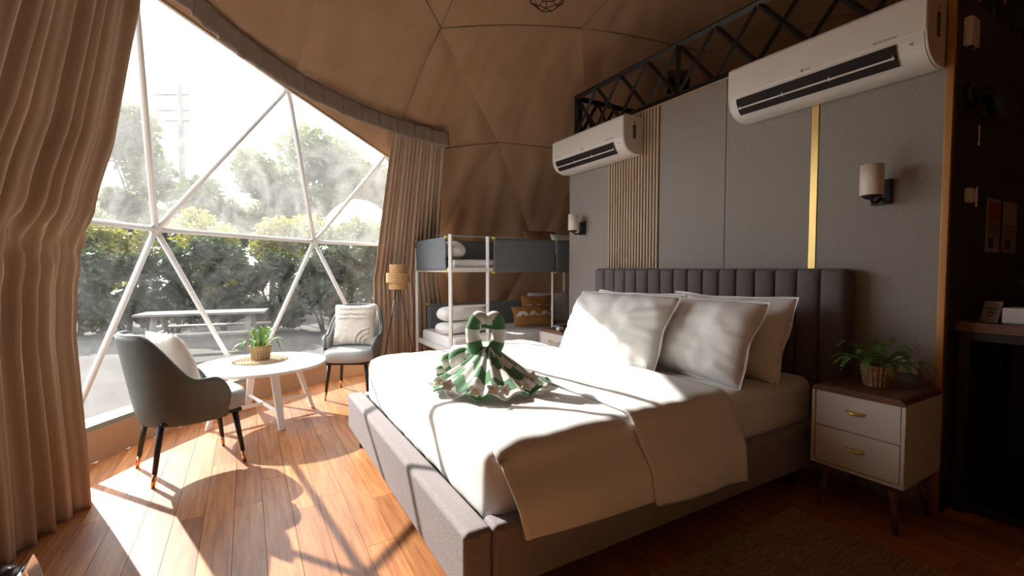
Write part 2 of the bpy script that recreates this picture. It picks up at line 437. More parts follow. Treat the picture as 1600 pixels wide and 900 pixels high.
# ------------------------------------------------------------ floor: single planks
floor = thing('floor', 'red brown glossy wooden plank floor', None, (0, 0, 0), 0, kind='structure')
sub = MB(); 
sub.grid(lambda u, v: polar(360 * u, 4.12 * v, -.0215), 64, 2, closeu=True)
sub.build('subfloor', M_darkline, floor)
PW = .1245
rng = random.Random(3)
row = -30
pc = 0
while True:
    x0 = -.075 + PW * row
    row += 1
    if x0 > 6.4: break
    xm = x0 + PW / 2
    dx = abs(xm - DC.x)
    if dx > 3.95: continue
    half = math.sqrt(3.96 ** 2 - dx * dx); ya, yb = DC.y - half, DC.y + half
    inview = -1.3 < xm < 3.0
    y = ya; L = rng.uniform(.5, 1.5)
    while y < yb - .01:
        ye = min(yb, y + L)
        if yb - ye < .25: ye = yb
        if inview or True:
            MB().box(x0 + .0009, x0 + PW - .0009, y + .0009, ye - .0009, -.02, 0).build('plank', M_plank, floor); pc += 1
        y = ye; L = 1.55 if inview else 3.0

# ------------------------------------------------------------ bathroom block: headboard wall, side wall, mezzanine
WX, WY0, WY1, WZ = 2.9, .843, 3.785, 2.51
wall = thing('wall_headboard', 'grey cloth panelled wall behind the bed', None, (WX, (WY0 + WY1) / 2, 0), 0, kind='structure')
wbs = Vector(wall.location)
def wpart(mb, name, m, **k):
    o = mb.build(name, m, wall, **k); o.location = -wbs; return o
wpart(MB().box(WX + .022, 5.3, WY0 + .005, WY1 - .005, 0, WZ - .002), 'wall_core', M_slatback)
for a, b in ((WY0 + .018, 1.416), (1.460, 2.012), (2.016, 2.601), (3.201, WY1)):
    wpart(MB().box(WX, WX + .022, a, b, 0, WZ), 'wall_panel', M_wallcloth, bevel=.003)
wpart(MB().box(WX - .004, WX + .02, 1.419, 1.457, 0, WZ - .003), 'gold_strip', M_gold)
n_sl = 18; pitch = (3.199 - 2.603) / n_sl
slat = MB().box(-.018, .004, -.0105, .0105, 0, WZ).build('slat', M_slat, wall, bevel=.003)
slat.location = Vector((WX + .006, 2.603 + pitch * .5, 0)) - wbs
for k in range(1, n_sl):
    o = slat.copy(); COL.objects.link(o); o.location = Vector((WX + .006, 2.603 + pitch * (k + .5), 0)) - wbs
wpart(MB().box(WX - .012, WX + .022, WY0 - .012, WY0 + .017, 0, WZ), 'corner_trim', M_copper, bevel=.002)
wpart(MB().box(WX - .006, WX + .03, WY0, WY1, WZ, WZ + .012), 'top_trim', M_slat)

side = thing('wall_side', 'dark brown laminate wall round the corner from the bed', None, (3.9, WY0, 0), 0, kind='structure')
sbs = Vector(side.location)
def spart(mb, name, m, **k):
    o = mb.build(name, m, side, **k); o.location = -sbs; return o
spart(MB().box(WX + .023, 5.3, WY0 - .002, WY0 + .004, 0, WZ - .002), 'wall_backing', M_darkline)
for (xa, xb, za, zb) in ((2.912, 3.148, 0, WZ), (3.152, 5.3, 1.972, WZ), (3.152, 3.60, .02, 1.966), (3.604, 4.06, .02, 1.966), (4.064, 4.6, .02, 1.966)):
    spart(MB().box(xa, xb, WY0 - .018, WY0 - .003, za, zb), 'laminate_panel', M_darkwall, bevel=.002)
for x in (3.172, 4.05):
    for z in (1.865, 1.56):
        spart(MB().tube([(x, WY0 - .03, z - .05), (x, WY0 - .03, z + .05)], .007, 10).box(x - .01, x + .01, WY0 - .03, WY0 - .017, z - .045, z - .035).box(x - .01, x + .01, WY0 - .03, WY0 - .017, z + .035, z + .045), 'hinge', M_chrome, smooth=False)
struct(MB().box(WX + .03, 5.3, WY0, WY1, WZ + .0125, WZ + .03).build('mezzanine_floor', M_darkwall), 'dark floor of the sleeping loft over the bathroom block')

# truss railing
def truss(name, label, p0, p1, npanel):
    p0, p1 = Vector(p0), Vector(p1); d = p1 - p0; L = d.length; d.normalize()
    t = thing(name, label, 'railing', (p0 + p1) / 2)
    tb = Vector(t.location); zb, zt = WZ + .05, 2.945
    def put(mb, nm): o = mb.build(nm, M_black, t); o.location = -tb
    def bar(a, b, r): return MB().tube([a, b], r, 4)
    up = Vector((0, 0, 1))
    put(bar(p0 + up * zt, p1 + up * zt, .028), 'top_rail'); put(bar(p0 + up * zb, p1 + up * zb, .022), 'bottom_rail')
    for k in range(3):
        q = p0 + d * (L * (0, round(npanel * .45) / npanel, 1)[k] * .99 + .012); put(bar(q + up * (WZ + .03), q + up * zt, .026), 'post')
    s = L / npanel
    for k in range(npanel):
        a, b = p0 + d * s * k, p0 + d * s * (k + 1)
        put(bar(a + up * zb, b + up * zt, .018), 'brace'); put(bar(a + up * zt, b + up * zb, .018), 'brace')
    return t
truss('truss_railing', 'black steel lattice railing along the top of the headboard wall', (WX + .05, WY1 - .03, 0), (WX + .05, WY0 + .03, 0), 9)
truss('truss_railing', 'short black steel lattice railing at the bunk bed end of the loft', (WX + .1, WY1 - .03, 0), (4.7, WY1 - .03, 0), 7)
truss('truss_railing', 'black steel lattice railing above the dark side wall', (WX + .1, WY0 + .03, 0), (4.9, WY0 + .03, 0), 8)

# ------------------------------------------------------------ valance and curtains
val = thing('valance', 'mauve taupe pleated valance hanging from the curved curtain track', 'valance', (DC.x, DC.y, 2.5))
vb = Vector(val.location)
rv = random.Random(5)
az = 102.4; k = 0
while az < 205:
    w = 4.1
    ph = rv.uniform(-1, 1)
    a0, a1 = az - .35, az + w
    def vf(u, v, a0=a0, a1=a1, ph=ph):
        a = a0 + (a1 - a0) * u; z = 2.635 - .15 * v
        z -= .010 * v * math.sin(u * PI * .9 + .3) + .010 * v * ph * (u - .5)
        r = 2.99 - .012 * math.sin(u * PI) - .02 * v * (.5 + .5 * math.sin(u * 9 + ph * 3)) - .014 * (1 - u)
        return polar(a, r, z)
    o = MB().grid(vf, 10, 6).build('valance_panel', M_valance, val, smooth=True, solid=.006); o.location = -vb
    az += w; k += 1
o = MB().tube([polar(a, 3.015, 2.63) for a in range(102, 207, 2)], .014, 8).build('curtain_track', M_valance, val, smooth=True); o.location = -vb

def curtain(name, label, az_hi, az_lo, folds, prof, top, amp, seed, n=260, tie=None):
    """az_hi(z), az_lo(z): edges; prof(z): radius"""
    def fn(u, v):
        z = top * (1 - v)
        a = az_hi(z) + (az_lo(z) - az_hi(z)) * u
        jit = noise.noise(Vector((u * 9 + seed, z * .22, seed))) * 1.1
        w = math.sin(2 * PI * folds * u + jit) + .35 * math.sin(2 * PI * folds * 2.3 * u + jit * 2 + z * .5)
        am = amp * (.75 + .45 * noise.noise(Vector((u * folds * .7, z * .5, seed + 4))))
        r = prof(z)
        if tie:
            g = math.exp(-((z - tie) / .09) ** 2)
            r += .012 * g * math.sin(2 * PI * folds * 1.7 * u + z * 40) - .018 * math.exp(-((z - tie - .10) / .10) ** 2) + .02 * g
            am *= 1 - .45 * g
        am *= (.55 + .45 * min(1, (top - z) / .3 + .25))
        return polar(a, r - am * w, z + .0005)
    o = MB().grid(fn, n, 60).build(name, M_curtain, smooth=True, base=tuple(polar((az_hi(0) + az_lo(0)) / 2, prof(0), 0)), solid=.004)
    tag(o, label, 'curtain'); return o
prof_l = lambda z: 3.52 if z < 1.1 else 3.52 - (z - 1.1) / 1.5 * .47
def azl(z):
    T = [(0, 155.6), (.3, 155.8), (.62, 156.2), (.88, 156.5), (1.07, 156.2), (1.28, 156.7), (1.4, 157.2), (1.8, 157.0), (2.1, 157.9), (2.6, 159.8)]
    for (a, p), (b, q) in zip(T, T[1:]):
        if z <= b: return p + (q - p) * (z - a) / (b - a)
    return T[-1][1]
curtain('curtain', 'full length taupe curtain gathered with a tie beside the dark green chair', lambda z: 205 - 0 * z, azl, 29, prof_l, 2.6, .042, 3, n=420, tie=1.33)
prof_r = lambda z: 3.56 if z < 1.1 else 3.56 - (z - 1.1) / 1.5 * .52
curtain('curtain', 'full length taupe curtain drawn back behind the rattan lamp and bunk bed', lambda z: 112.0 + 1.6 * max(0, z - 1.2), lambda z: 97.6 + 2.4 * max(0, z - .8), 15, prof_r, 2.6, .017, 8, n=220)

# ------------------------------------------------------------ soft shapes
def pillow_mb(w, h, t, seed, wr=.012, flange=.03, n=40):
    """cushion lying in XY, centre at origin: w along x, h along y"""
    mb = MB()
    def surf(sg):
        def fn(u, v):
            x, y = 2 * u - 1, 2 * v - 1
            fx = 1 - abs(x) ** 3.2; fy = 1 - abs(y) ** 3.2
            z = t / 2 * (max(0, fx) ** .55) * (max(0, fy) ** .55)
            px = x * w / 2 * (1 - .055 * (1 - y * y)) if False else x * w / 2 * (1 - .05 * (1 - y * y) ** 2 * abs(x) ** 6)
            py = y * h / 2 * (1 - .07 * (1 - x * x) ** 2 * abs(y) ** 6)
            q = Vector((px * 5, py * 5, seed))
            ang = math.atan2(y, x)
            wv = noise.noise(q) * wr * 1.4 + noise.noise(q * 2.6 + Vector((0, 0, 5))) * wr * .8
            wv += wr * 1.2 * noise.noise(Vector((ang * 5, seed, 2))) * min(1, (x * x + y * y))
            z2 = z + wv * (z / (t / 2)) ** .5 if z > 0 else z
            rim = max(abs(x), abs(y)) ** 10
            z2s = sg * z2 + rim * .010 * math.sin(ang * 4 + seed) 
            return (px, py, z2s)
        return fn
    mb.grid(surf(1), n, n); mb.grid(surf(-1), n, n)
    if flange:
        pts = []
        f1 = surf(0)
        for k in range(160):
            s = k / 160 * 4; e = int(s); q = s - e
            u, v = [(q, 0), (1, q), (1 - q, 1), (0, 1 - q)][e]
            p = Vector(f1(u, v)); o2 = Vector((2 * u - 1, 2 * v - 1, 0)).normalized() * flange * (1 + .15 * math.sin(k * .35 + seed)); 
            pts.append((p, p + o2 + Vector((0, 0, .005 * math.sin(k * .3 + seed)))))
        vs = [q for pr in pts for q in pr]; fs = [(2 * k, 2 * ((k + 1) % 160), 2 * ((k + 1) % 160) + 1, 2 * k + 1) for k in range(160)]
        mb.add(vs, fs)
    return mb
def place_pillow(name, label, cat, w, h, t, m, loc, rot, seed, group=None, wr=.012, flange=.02, n=40):
    o = pillow_mb(w, h, t, seed, wr, flange, n).build(name, m, smooth=True)
    bm = bmesh.new(); bm.from_mesh(o.data); bmesh.ops.remove_doubles(bm, verts=bm.verts, dist=.0008); bmesh.ops.recalc_face_normals(bm, faces=bm.faces); bm.to_mesh(o.data); bm.free()
    o.location = loc; o.rotation_euler = rot
    return tag(o, label, cat, group)

# ------------------------------------------------------------ the bed
bed = thing('bed', 'mauve grey upholstered double bed with a channel tufted headboard', 'bed', (1.7, 2.22, 0))
bb = Vector(bed.location)
def bpart(mb, name, m, **k):
    o = mb.build(name, m, bed, **k); o.location = -bb; return o
bpart(MB().box(.574, .676, 1.275, 3.18, .13, .365), 'foot_rail', M_bedcloth, bevel=.022, seg=4)
bpart(MB().box(.677, 2.775, 1.275, 1.365, .13, .36), 'side_rail', M_bedcloth, bevel=.02, seg=4)
bpart(MB().box(.677, 2.775, 3.09, 3.18, .13, .36), 'side_rail', M_bedcloth, bevel=.02, seg=4)
bpart(MB().box(.68, 2.775, 1.37, 3.085, .2, .30), 'slat_base', M_black)
for x in (.65, 2.6):
    for y in (1.36, 3.12):
        bpart(MB().tube([(x, y, 0), (x, y, .135)], [.014, .022], 10), 'leg', M_black)
hb = bpart(MB().box(2.80, 2.895, 1.205, 3.235, .1, 1.175), 'headboard', M_headcloth, bevel=.01)
nch = 16; cw = (3.235 - 1.205) / nch
def channel(y0, y1):
    mb = MB()
    def fn(u, v):
        a = u * PI; y = (y0 + y1) / 2 - math.cos(a) * (y1 - y0) / 2 * .992
        bul = math.sin(a) ** .55
        if v <= .8: z = .2 + (1.18 - .2) * v / .8; x = 2.803 - .045 * bul
        else:
            g = (v - .8) / .2 * PI * .6; z = 1.18 + .022 * math.sin(g); x = 2.825 - (.022 + .045 * bul) * math.cos(g) if g < PI / 2 else 2.825 + .06 * (g - PI / 2) / (PI * .1) * .9
        return (x, y, z)
    mb.grid(fn, 14, 30)
    return mb
for k in range(nch):
    o = channel(1.205 + cw * k, 1.205 + cw * (k + 1)).build('channel', M_headcloth, hb, smooth=True)

# mattress with its fitted sheet
def rounded_box(x0, x1, y0, y1, z0, z1, r, n=50, amp=.006, seed=0, foot=False):
    bm = bmesh.new()
    bmesh.ops.create_cube(bm, size=1)
    for v in bm.verts: v.co = Vector(((x0 + x1) / 2 + v.co.x * (x1 - x0), (y0 + y1) / 2 + v.co.y * (y1 - y0), (z0 + z1) / 2 + v.co.z * (z1 - z0)))
    bmesh.ops.bevel(bm, geom=bm.edges[:], offset=r, segments=5, profile=.5, affect='EDGES')
    for it in range(5):
        big = [e for e in bm.edges if e.calc_length() > .07]
        if not big: break
        bmesh.ops.subdivide_edges(bm, edges=big, cuts=1, use_grid_fill=True)
    bmesh.ops.triangulate(bm, faces=[f for f in bm.faces if len(f.verts) > 4])
    bm.normal_update()
    for v in bm.verts:
        q = v.co * 3
        d = noise.noise(Vector((q.x, q.y, q.z + seed))) * amp
        if abs(v.normal.z) < .6:   # sides show vertical drag folds
            d += amp * 1.3 * noise.noise(Vector((v.co.x * 14, v.co.y * 14, v.co.z * 3 + seed)))
        v.co += v.normal * d
    mb = MB(); bm.verts.index_update(); mb.add([v.co.copy() for v in bm.verts], [[v.index for v in f.verts] for f in bm.faces]); bm.free()
    return mb
o = rounded_box(.69, 2.755, 1.335, 3.115, .30, .592, .06, seed=2).build('mattress', M_sheet, smooth=True, base=(1.72, 2.22, .30))
tag(o, 'thick mattress in a white fitted sheet on the upholstered bed', 'mattress')

# duvet
def duvet_layer(x0, x1, top, outy, hem, thick, seed, foot=False):
    yn, yf = 1.325, 3.125
    def fn(u, v):
        s = v * 2.62            # arc length across the bed from the near hem
        hang = .36
        x = x0 + (x1 - x0) * u
        hz = hem(u)
        rr = .055
        if s < hang:
            k = s / hang; z = hz + (top - rr - hz) * k; g = max(0, min(1, (top - rr - z) / (top - rr - .39))); y = yn - outy - .062 * g * g * (3 - 2 * g)
        elif s < hang + .1:
            a = (s - hang) / .1 * PI / 2; z = top - rr + rr * math.sin(a); y = yn - outy + rr * (1 - math.cos(a))
        elif s < 2.62 - .42:
            k = (s - hang - .1) / (2.62 - .42 - hang - .1); z = top; y = yn - outy + rr + (yf + outy - rr - (yn - outy + rr)) * k
        elif s < 2.62 - .32:
            a = (s - 2.2) / .1 * PI / 2; z = top - rr + rr * math.cos(a); y = yf + outy - rr + rr * math.sin(a)
        else:
            k = (s - 2.3) / .32; z = top - rr - .26 * k; y = yf + outy + .02 * k
        f = 0
        if s < hang + .05:
            k = 1 - s / (hang + .05)
            y -= k * (.006 + .005 * math.sin(x * 13 + seed) + .008 * noise.noise(Vector((x * 7, z * 2, seed))))
            x += k * (.07 * (1 - u) + .04 * u)
        wr = noise.noise(Vector((x * 6, y * 3, seed))) * .009 + noise.noise(Vector((x * 14, y * 6, seed + 2))) * .004
        z += wr if s > hang else 0
        if s > hang and foot and u < .08: z -= .03 * (1 - u / .08) ** 1.5
        return (x, y, z)
    return MB().grid(fn, 60, 110)
dv = duvet_layer(.715, 1.90, .607, .012, lambda u: .30 - .05 * u, .01, 1, foot=True)
do = dv.build('duvet', M_sheet, smooth=True, base=(1.3, 2.2, .3), solid=.012)
tag(do, 'white cotton duvet hanging over the side rail of the bed', 'duvet')
fb = duvet_layer(1.315, 1.925, .628, .03, lambda u: .262 - .03 * u, .012, 6)
fo = fb.build('folded_band', M_sheet, do, smooth=True, solid=.014); fo.location = (-1.3, -2.2, -.3)

# pillows
def lean(y, x, z, tilt, yaw=0, roll=0):
    # pillow local: x width -> world y, local y -> up the lean, local z -> towards the foot
    m = Matrix.Rotation(R(yaw), 4, 'Z') @ Matrix.Rotation(R(tilt), 4, 'Y') @ Matrix(((0, 0, -1, 0), (-1, 0, 0, 0), (0, 1, 0, 0), (0, 0, 0, 1))) @ Matrix.Rotation(R(roll), 4, 'Z')
    return (x, y, z), m.to_euler()
for (lab, w, h, t, y, x, z, tilt, yaw, roll, seed) in (
    ('front white pillow leaning on another beside the far nightstand, half sunlit', .84, .50, .22, 2.23, 2.06, .812, 28, 3, 0, 1),
    ('front white pillow in the shade beside the potted fern side of the bed', .76, .48, .22, 1.77, 2.27, .805, 28, -2, 0, 2),
    ('white pillow propped against the headboard behind the sunlit pillow', .80, .46, .20, 2.44, 2.42, .81, 24, 2, 0, 3),
    ('white pillow propped against the headboard nearest the potted fern', .80, .48, .20, 1.75, 2.50, .81, 22, 0, 0, 4)):
    loc, rot = lean(y, x, z, tilt, yaw, roll)
    place_pillow('pillow', lab, 'pillow', w, h, t, M_sheet, loc, rot, seed, 'white bed pillows', wr=.018, flange=.014, n=44)

# ------------------------------------------------------------ towel art with frangipani flowers
tw = thing('towel_swans', 'green and white striped towel folded into two swans on the duvet', 'towel', (1.06, 2.05, .618))
LAT = Vector((math.cos(R(30.3)), -math.sin(R(30.3)), 0)); FWD = Vector((math.sin(R(30.3)), math.cos(R(30.3)), 0)); UPV = Vector((0, 0, 1))
FDIR = 246
def fan(u, v):
    th = (u - .5) * 2 * 88; r = .025 + .30 * v
    rr = r * (1 + .08 * math.cos(R(th) * 2) + .03 * math.sin(R(th) * 18))
    a = R(FDIR + th)
    z = .175 * (1 - v) ** 1.35 + .012
    z += (.013 * v ** .7) * (math.cos(R(th) * 15 + 1.2 * math.sin(R(th) * 3)) + .7) + .004 * noise.noise(Vector((u * 9, v * 4, 2)))
    return (rr * math.cos(a), rr * math.sin(a), max(.006, z))
MB().grid(fan, 150, 26, uvf=lambda u, v: (u, v * 2.1 + .12 * math.sin(u * 50) + .45 * (int(u * 8) % 2) + .2)).build('fan', M_towel, tw, smooth=True, solid=.008)
def L2(dx, dz, df=0): return LAT * dx + UPV * dz + FWD * df
def smoothpath(P, n=6):
    out = []
    for i in range(len(P) - 1):
        p0, p1, p2, p3 = P[max(0, i - 1)], P[i], P[i + 1], P[min(len(P) - 1, i + 2)]
        for k in range(n):
            t = k / n
            out.append(.5 * ((2 * p1) + (p2 - p0) * t + (2 * p0 - 5 * p1 + 4 * p2 - p3) * t * t + (3 * p1 - p0 - 3 * p2 + p3) * t ** 3))
    return out + [P[-1]]
nl = smoothpath([L2(-.03, .10), L2(-.062, .17), L2(-.080, .235), L2(-.076, .30), L2(-.05, .338), L2(-.022, .325), L2(-.014, .285)])
nr = smoothpath([L2(.0, .10, .01), L2(.028, .17), L2(.05, .235), L2(.052, .30), L2(.03, .338), L2(.005, .325), L2(-.004, .28)])
for P in (nl, nr):
    n = len(P)
    MB().tube(P, [(.040 - .017 * (i / (n - 1)) ** 1.5) * (1 + .05 * math.sin(i * .9)) for i in range(n)], 14, uvk=8.0).build('swan_neck', M_towel, tw, smooth=True)
for (dx, dz, df, sx, sy, sz, ro) in ((-.15, .105, .05, .07, .05, .07, .5), (-.205, .085, .07, .05, .045, .062, .5), (-.25, .045, .06, .038, .03, .036, .2), (-.095, .12, .05, .055, .045, .06, -.4), (-.02, .12, .02, .055, .05, .05, 0)):
    def lob(u, v, dx=dx, dz=dz, df=df, sx=sx, sy=sy, sz=sz, ro=ro):
        a = 2 * PI * u; b = PI * (v - .5) * .998
        q = 1 + .10 * math.sin(a * 3 + 1)
        x = sx * math.cos(b) * math.cos(a) * q; y = sy * math.cos(b) * math.sin(a) * q; z = sz * math.sin(b)
        x, z = x * math.cos(ro) - z * math.sin(ro), x * math.sin(ro) + z * math.cos(ro)
        p = L2(dx + x, dz + z, df + y); p.z = max(p.z, .004); return p
    MB().grid(lob, 20, 12, closeu=True, uvf=lambda u, v: (u, v * 2.4 + .25 * math.sin(6.28 * u) + .1)).build('tail_fold', M_towel, tw, smooth=True)
# flowers: five petals and a yellow heart each
fm = {}
def flower(loc, seed, label):
    f = thing('frangipani_flower', label, 'flower', loc, seed * 1.3, 'frangipani flowers along the towel hem')
    f.rotation_euler = Vector((-.32 + .1 * math.sin(seed * 3), -.62, .72)).to_track_quat('Z', 'Y').to_euler()
    if not fm:
        mb = MB()
        def pet(u, v):
            w = .0125 * math.sin(PI * min(1, v * .9 + .12)) ** .8
            return ((.003 + .032 * v), (u - .5) * 2 * w, .003 + .010 * v * v + .004 * abs(u - .5))
        fm['p'] = mb.grid(pet, 4, 6).build('petal', M_petal, f, smooth=True, solid=.0015)
        fm['p'].rotation_euler.z = 0
        fm['h'] = MB().lathe([(.0, 0), (.008, .002), (.009, .005), (.005, .0075), (0.0005, .008)], seg=10).build('flower_heart', M_pollen, f, smooth=True)
        rest = range(1, 5)
    else:
        rest = range(5)
        h = fm['h'].copy(); COL.objects.link(h); h.parent = f
    for k in rest:
        p = fm['p'].copy(); COL.objects.link(p); p.parent = f; p.rotation_euler.z = 2 * PI * k / 5
tb_ = Vector(tw.location)
for k, (u, v) in enumerate(((.13, .86), (.27, .93), (.42, .88), (.56, .86), (.70, .86), (.80, .78), (.50, .95))):
    p = Vector(fan(u, v)); flower(tuple(tb_ + p + Vector((-.004, -.009, .014))), k + 1, 'white frangipani flower with yellow heart resting on the striped towel hem')

# ------------------------------------------------------------ nightstands
def nightstand(label, y0, y1, x0=2.47, x1=2.88):
    ym = (y0 + y1) / 2; t = thing('nightstand', label, 'nightstand', ((x0 + x1) / 2, ym, 0)); tb = Vector(t.location)
    def put(mb, n, m, parent=None, **k):
        o = mb.build(n, m, parent or t, **k); o.location = -tb if parent is None else (0, 0, 0); return o
    z0, z1 = .225, .60
    mb = MB(); w = .014
    mb.box(x0, x1, y0, y0 + w, z0, z1).box(x0, x1, y1 - w, y1, z0, z1).box(x0, x1, y0 + w, y1 - w, z0, z0 + w).box(x1 - .01, x1, y0 + w, y1 - w, z0 + w, z1).box(x0 + .03, x1 - .01, y0 + w, y1 - w, z0 + w, z1 - .003)
    put(mb, 'body', M_nswhite)
    # walnut top with rounded shoulders
    prof = []
    for k in range(7): a = PI / 2 * k / 6; prof.append((y0 + .03 - .03 * math.cos(a), .594 + .03 * math.sin(a)))
    for k in range(7): a = PI / 2 * k / 6; prof.append((y1 - .03 + .03 * math.sin(a), .594 + .03 * math.cos(a)))
    put(MB().prism([(p[0], p[1]) for p in prof], 'x', x0 - .004, x1), 'top', M_walnut)
    zm = (z0 + w + z1) / 2
    for za, zb in ((z0 + w + .003, zm - .002), (zm + .002, z1 - .006)):
        d = put(MB().box(x0 + .002, x0 + .028, y0 + w + .004, y1 - w - .004, za, zb), 'drawer', M_nswhite, bevel=.002)
        zc = (za + zb) / 2 + .012
        mbp = MB()
        def pull(u, v, zc=zc):
            yy = ym + (u - .5) * .085; s = 1 - (2 * u - 1) ** 2
            return (x0 + .002 - .016 * s * math.sin(v * PI) - .004 * v, yy, zc + .005 - (.004 + .016 * s) * v)
        mbp.grid(pull, 14, 8)
        mbp.build('pull', M_brass, d, smooth=True, solid=.002)
    for sx, xx in ((-1, x0 + .06), (1, x1 - .06)):
        for sy, yy in ((-1, y0 + .06), (1, y1 - .06)):
            put(MB().tube([(xx + sx * .03, yy + sy * .03, 0), (xx, yy, z0)], [.011, .019], 12), 'leg', M_walnut, smooth=True)
    return t
nightstand('cream two drawer nightstand with walnut top carrying the potted fern', .825, 1.205)
nightstand('cream nightstand with walnut top between the bed and the bunk bed', 3.31, 3.69)
o = MB().box(-.07, .07, -.045, .045, 0, .035).build('telephone', M_blackgloss, bevel=.01); o.location = (2.62, 3.56, .625); o.rotation_euler.z = .4
tag(o, 'small black telephone on the far nightstand', 'telephone')
o = MB().box(-.035, .035, -.02, .02, 0, .03).build('remote_control', M_plastic, bevel=.008); o.location = (2.53, 3.44, .625); o.rotation_euler.z = .2
tag(o, 'small white remote control on the far nightstand', 'remote control')

# ------------------------------------------------------------ potted ferns
def frond(p0, az_, length, rise, droop, m, parent, width, nl=16, pinnate=True):
    mb = MB(); d = Vector((math.cos(az_), math.sin(az_), 0)); sd = Vector((-d.y, d.x, 0)); P = []
    for k in range(nl + 1):
        t = k / nl
        P.append(Vector(p0) + d * length * (t ** .9) * (1 - .15 * t) + Vector((0, 0, rise * math.sin(t * PI * .62) - droop * t ** 2.4)))
    mb.tube(P, [.0022 * (1 - .7 * k / nl) for k in range(nl + 1)], 4)
    if pinnate:
        for k in range(2, nl + 1):
            t = k / nl; wl_ = width * (math.sin(PI * min(1, .12 + t * .88)) ** .7) + .004
            tg = (P[k] - P[k - 1]).normalized()
            for s in (-1, 1):
                q = P[k]; e = q + (sd * s * .92 + tg * .38) * wl_ + Vector((0, 0, -.12 * wl_))
                hw = tg * (length / nl) * .42
                mid = q.lerp(e, .5) + Vector((0, 0, .04 * wl_))
                mb.add([q - hw * .5, q + hw * .5, mid + hw, e, mid - hw], [(0, 1, 2, 4), (4, 2, 3)])
    else:
        for k in range(nl):
            t = k / nl; w0 = width * math.sin(PI * (.1 + .85 * t)); w1 = width * math.sin(PI * (.1 + .85 * (k + 1) / nl))
            mb.add([P[k] - sd * w0, P[k] + Vector((0, 0, -.003)), P[k] + sd * w0, P[k + 1] - sd * w1, P[k + 1] + Vector((0, 0, -.003)), P[k + 1] + sd * w1], [(0, 1, 4, 3), (1, 2, 5, 4)])
    return mb.build('frond', m, parent, smooth=False)
def basket(parent, r0_, r1_, h):
    # woven pot: horizontal coils and uprights
    mb = MB(); prof = [(r0_ * .96, 0)]
    n = 11
    for k in range(n):
        z = h * (k + .5) / n; r = r0_ + (r1_ - r0_) * (k + .5) / n
        prof += [(r - .0025, z - h / n * .45), (r + .003, z), (r - .0025, z + h / n * .45)]
    prof += [(r1_ + .003, h), (r1_ - .006, h + .002), (r1_ - .008, h - .02)]
    mb.lathe(prof, seg=32)
    p = mb.build('basket_pot', M_wicker, parent, smooth=True)
    for k in range(22):
        a = 2 * PI * k / 22
        pts = [((r0_ + (r1_ - r0_) * i / 10 + .002 + .0022 * math.cos(PI * (i + k))) * math.cos(a) for _ in (0,)) for i in range(11)]
        pts = []
        for i in range(11):
            r = r0_ + (r1_ - r0_) * i / 10 + .001 + .003 * math.cos(PI * (i + k)); pts.append((r * math.cos(a), r * math.sin(a), h * i / 10))
        MB().tube(pts, .0032, 5).build('wicker_upright', M_wicker, p, smooth=True)
    MB().lathe([(0.001, h - .022), (r1_ - .009, h - .02), (r1_ - .009, h - .016), (.001, h - .012)], seg=20).build('soil', M_soil, parent)
rf = random.Random(11)
fern = thing('potted_fern', 'dark green fern in a woven basket pot on the walnut nightstand', 'plant', (2.665, 1.005, .626))
basket(fern, .052, .068, .105)
for k in range(26):
    a = 2 * PI * k / 26 + rf.uniform(-.15, .15); inner = k % 3 == 0
    frond((.02 * math.cos(a), .02 * math.sin(a), .095), a, rf.uniform(.13, .18) if inner else rf.uniform(.19, .25), rf.uniform(.11, .15) if inner else rf.uniform(.06, .10), rf.uniform(.02, .05) if inner else rf.uniform(.06, .14), M_fern, fern, .024)
TBX, TBY, TBZ = .10, 4.13, .45
plant = thing('potted_fern', 'bright green spiky fern in a woven basket pot on the round white table', 'plant', (TBX - .01, TBY + .10, TBZ + .011))
basket(plant, .062, .078, .115)
for k in range(24):
    a = 2 * PI * k / 24 + rf.uniform(-.15, .15); inner = k % 2 == 0
    frond((.02 * math.cos(a), .02 * math.sin(a), .10), a, rf.uniform(.09, .14) if inner else rf.uniform(.16, .25), rf.uniform(.15, .20) if inner else rf.uniform(.09, .13), rf.uniform(.0, .03) if inner else rf.uniform(.08, .16), M_fern2 if k % 3 else M_fern, plant, .013, pinnate=(k % 3 == 1))
mb = MB()
for k in range(9):
    r = .018 + k * .021
    mb.tube([(r * math.cos(2 * PI * i / 40), r * math.sin(2 * PI * i / 40), .0055) for i in range(41)], .0062 if k else .012, 6, flat=1)
for i in range(46):
    a = 2 * PI * i / 46
    mb.tube([((.188 + .016 * math.sin(PI * j / 6)) * math.cos(a + (j - 3) * .022), (.188 + .016 * math.sin(PI * j / 6)) * math.sin(a + (j - 3) * .022), .004) for j in range(7)], .0028, 4)
o = mb.build('placemat', M_mat, smooth=True); o.location = (TBX - .01, TBY + .10, TBZ)
tag(o, 'round woven straw placemat under the plant on the white table', 'placemat')

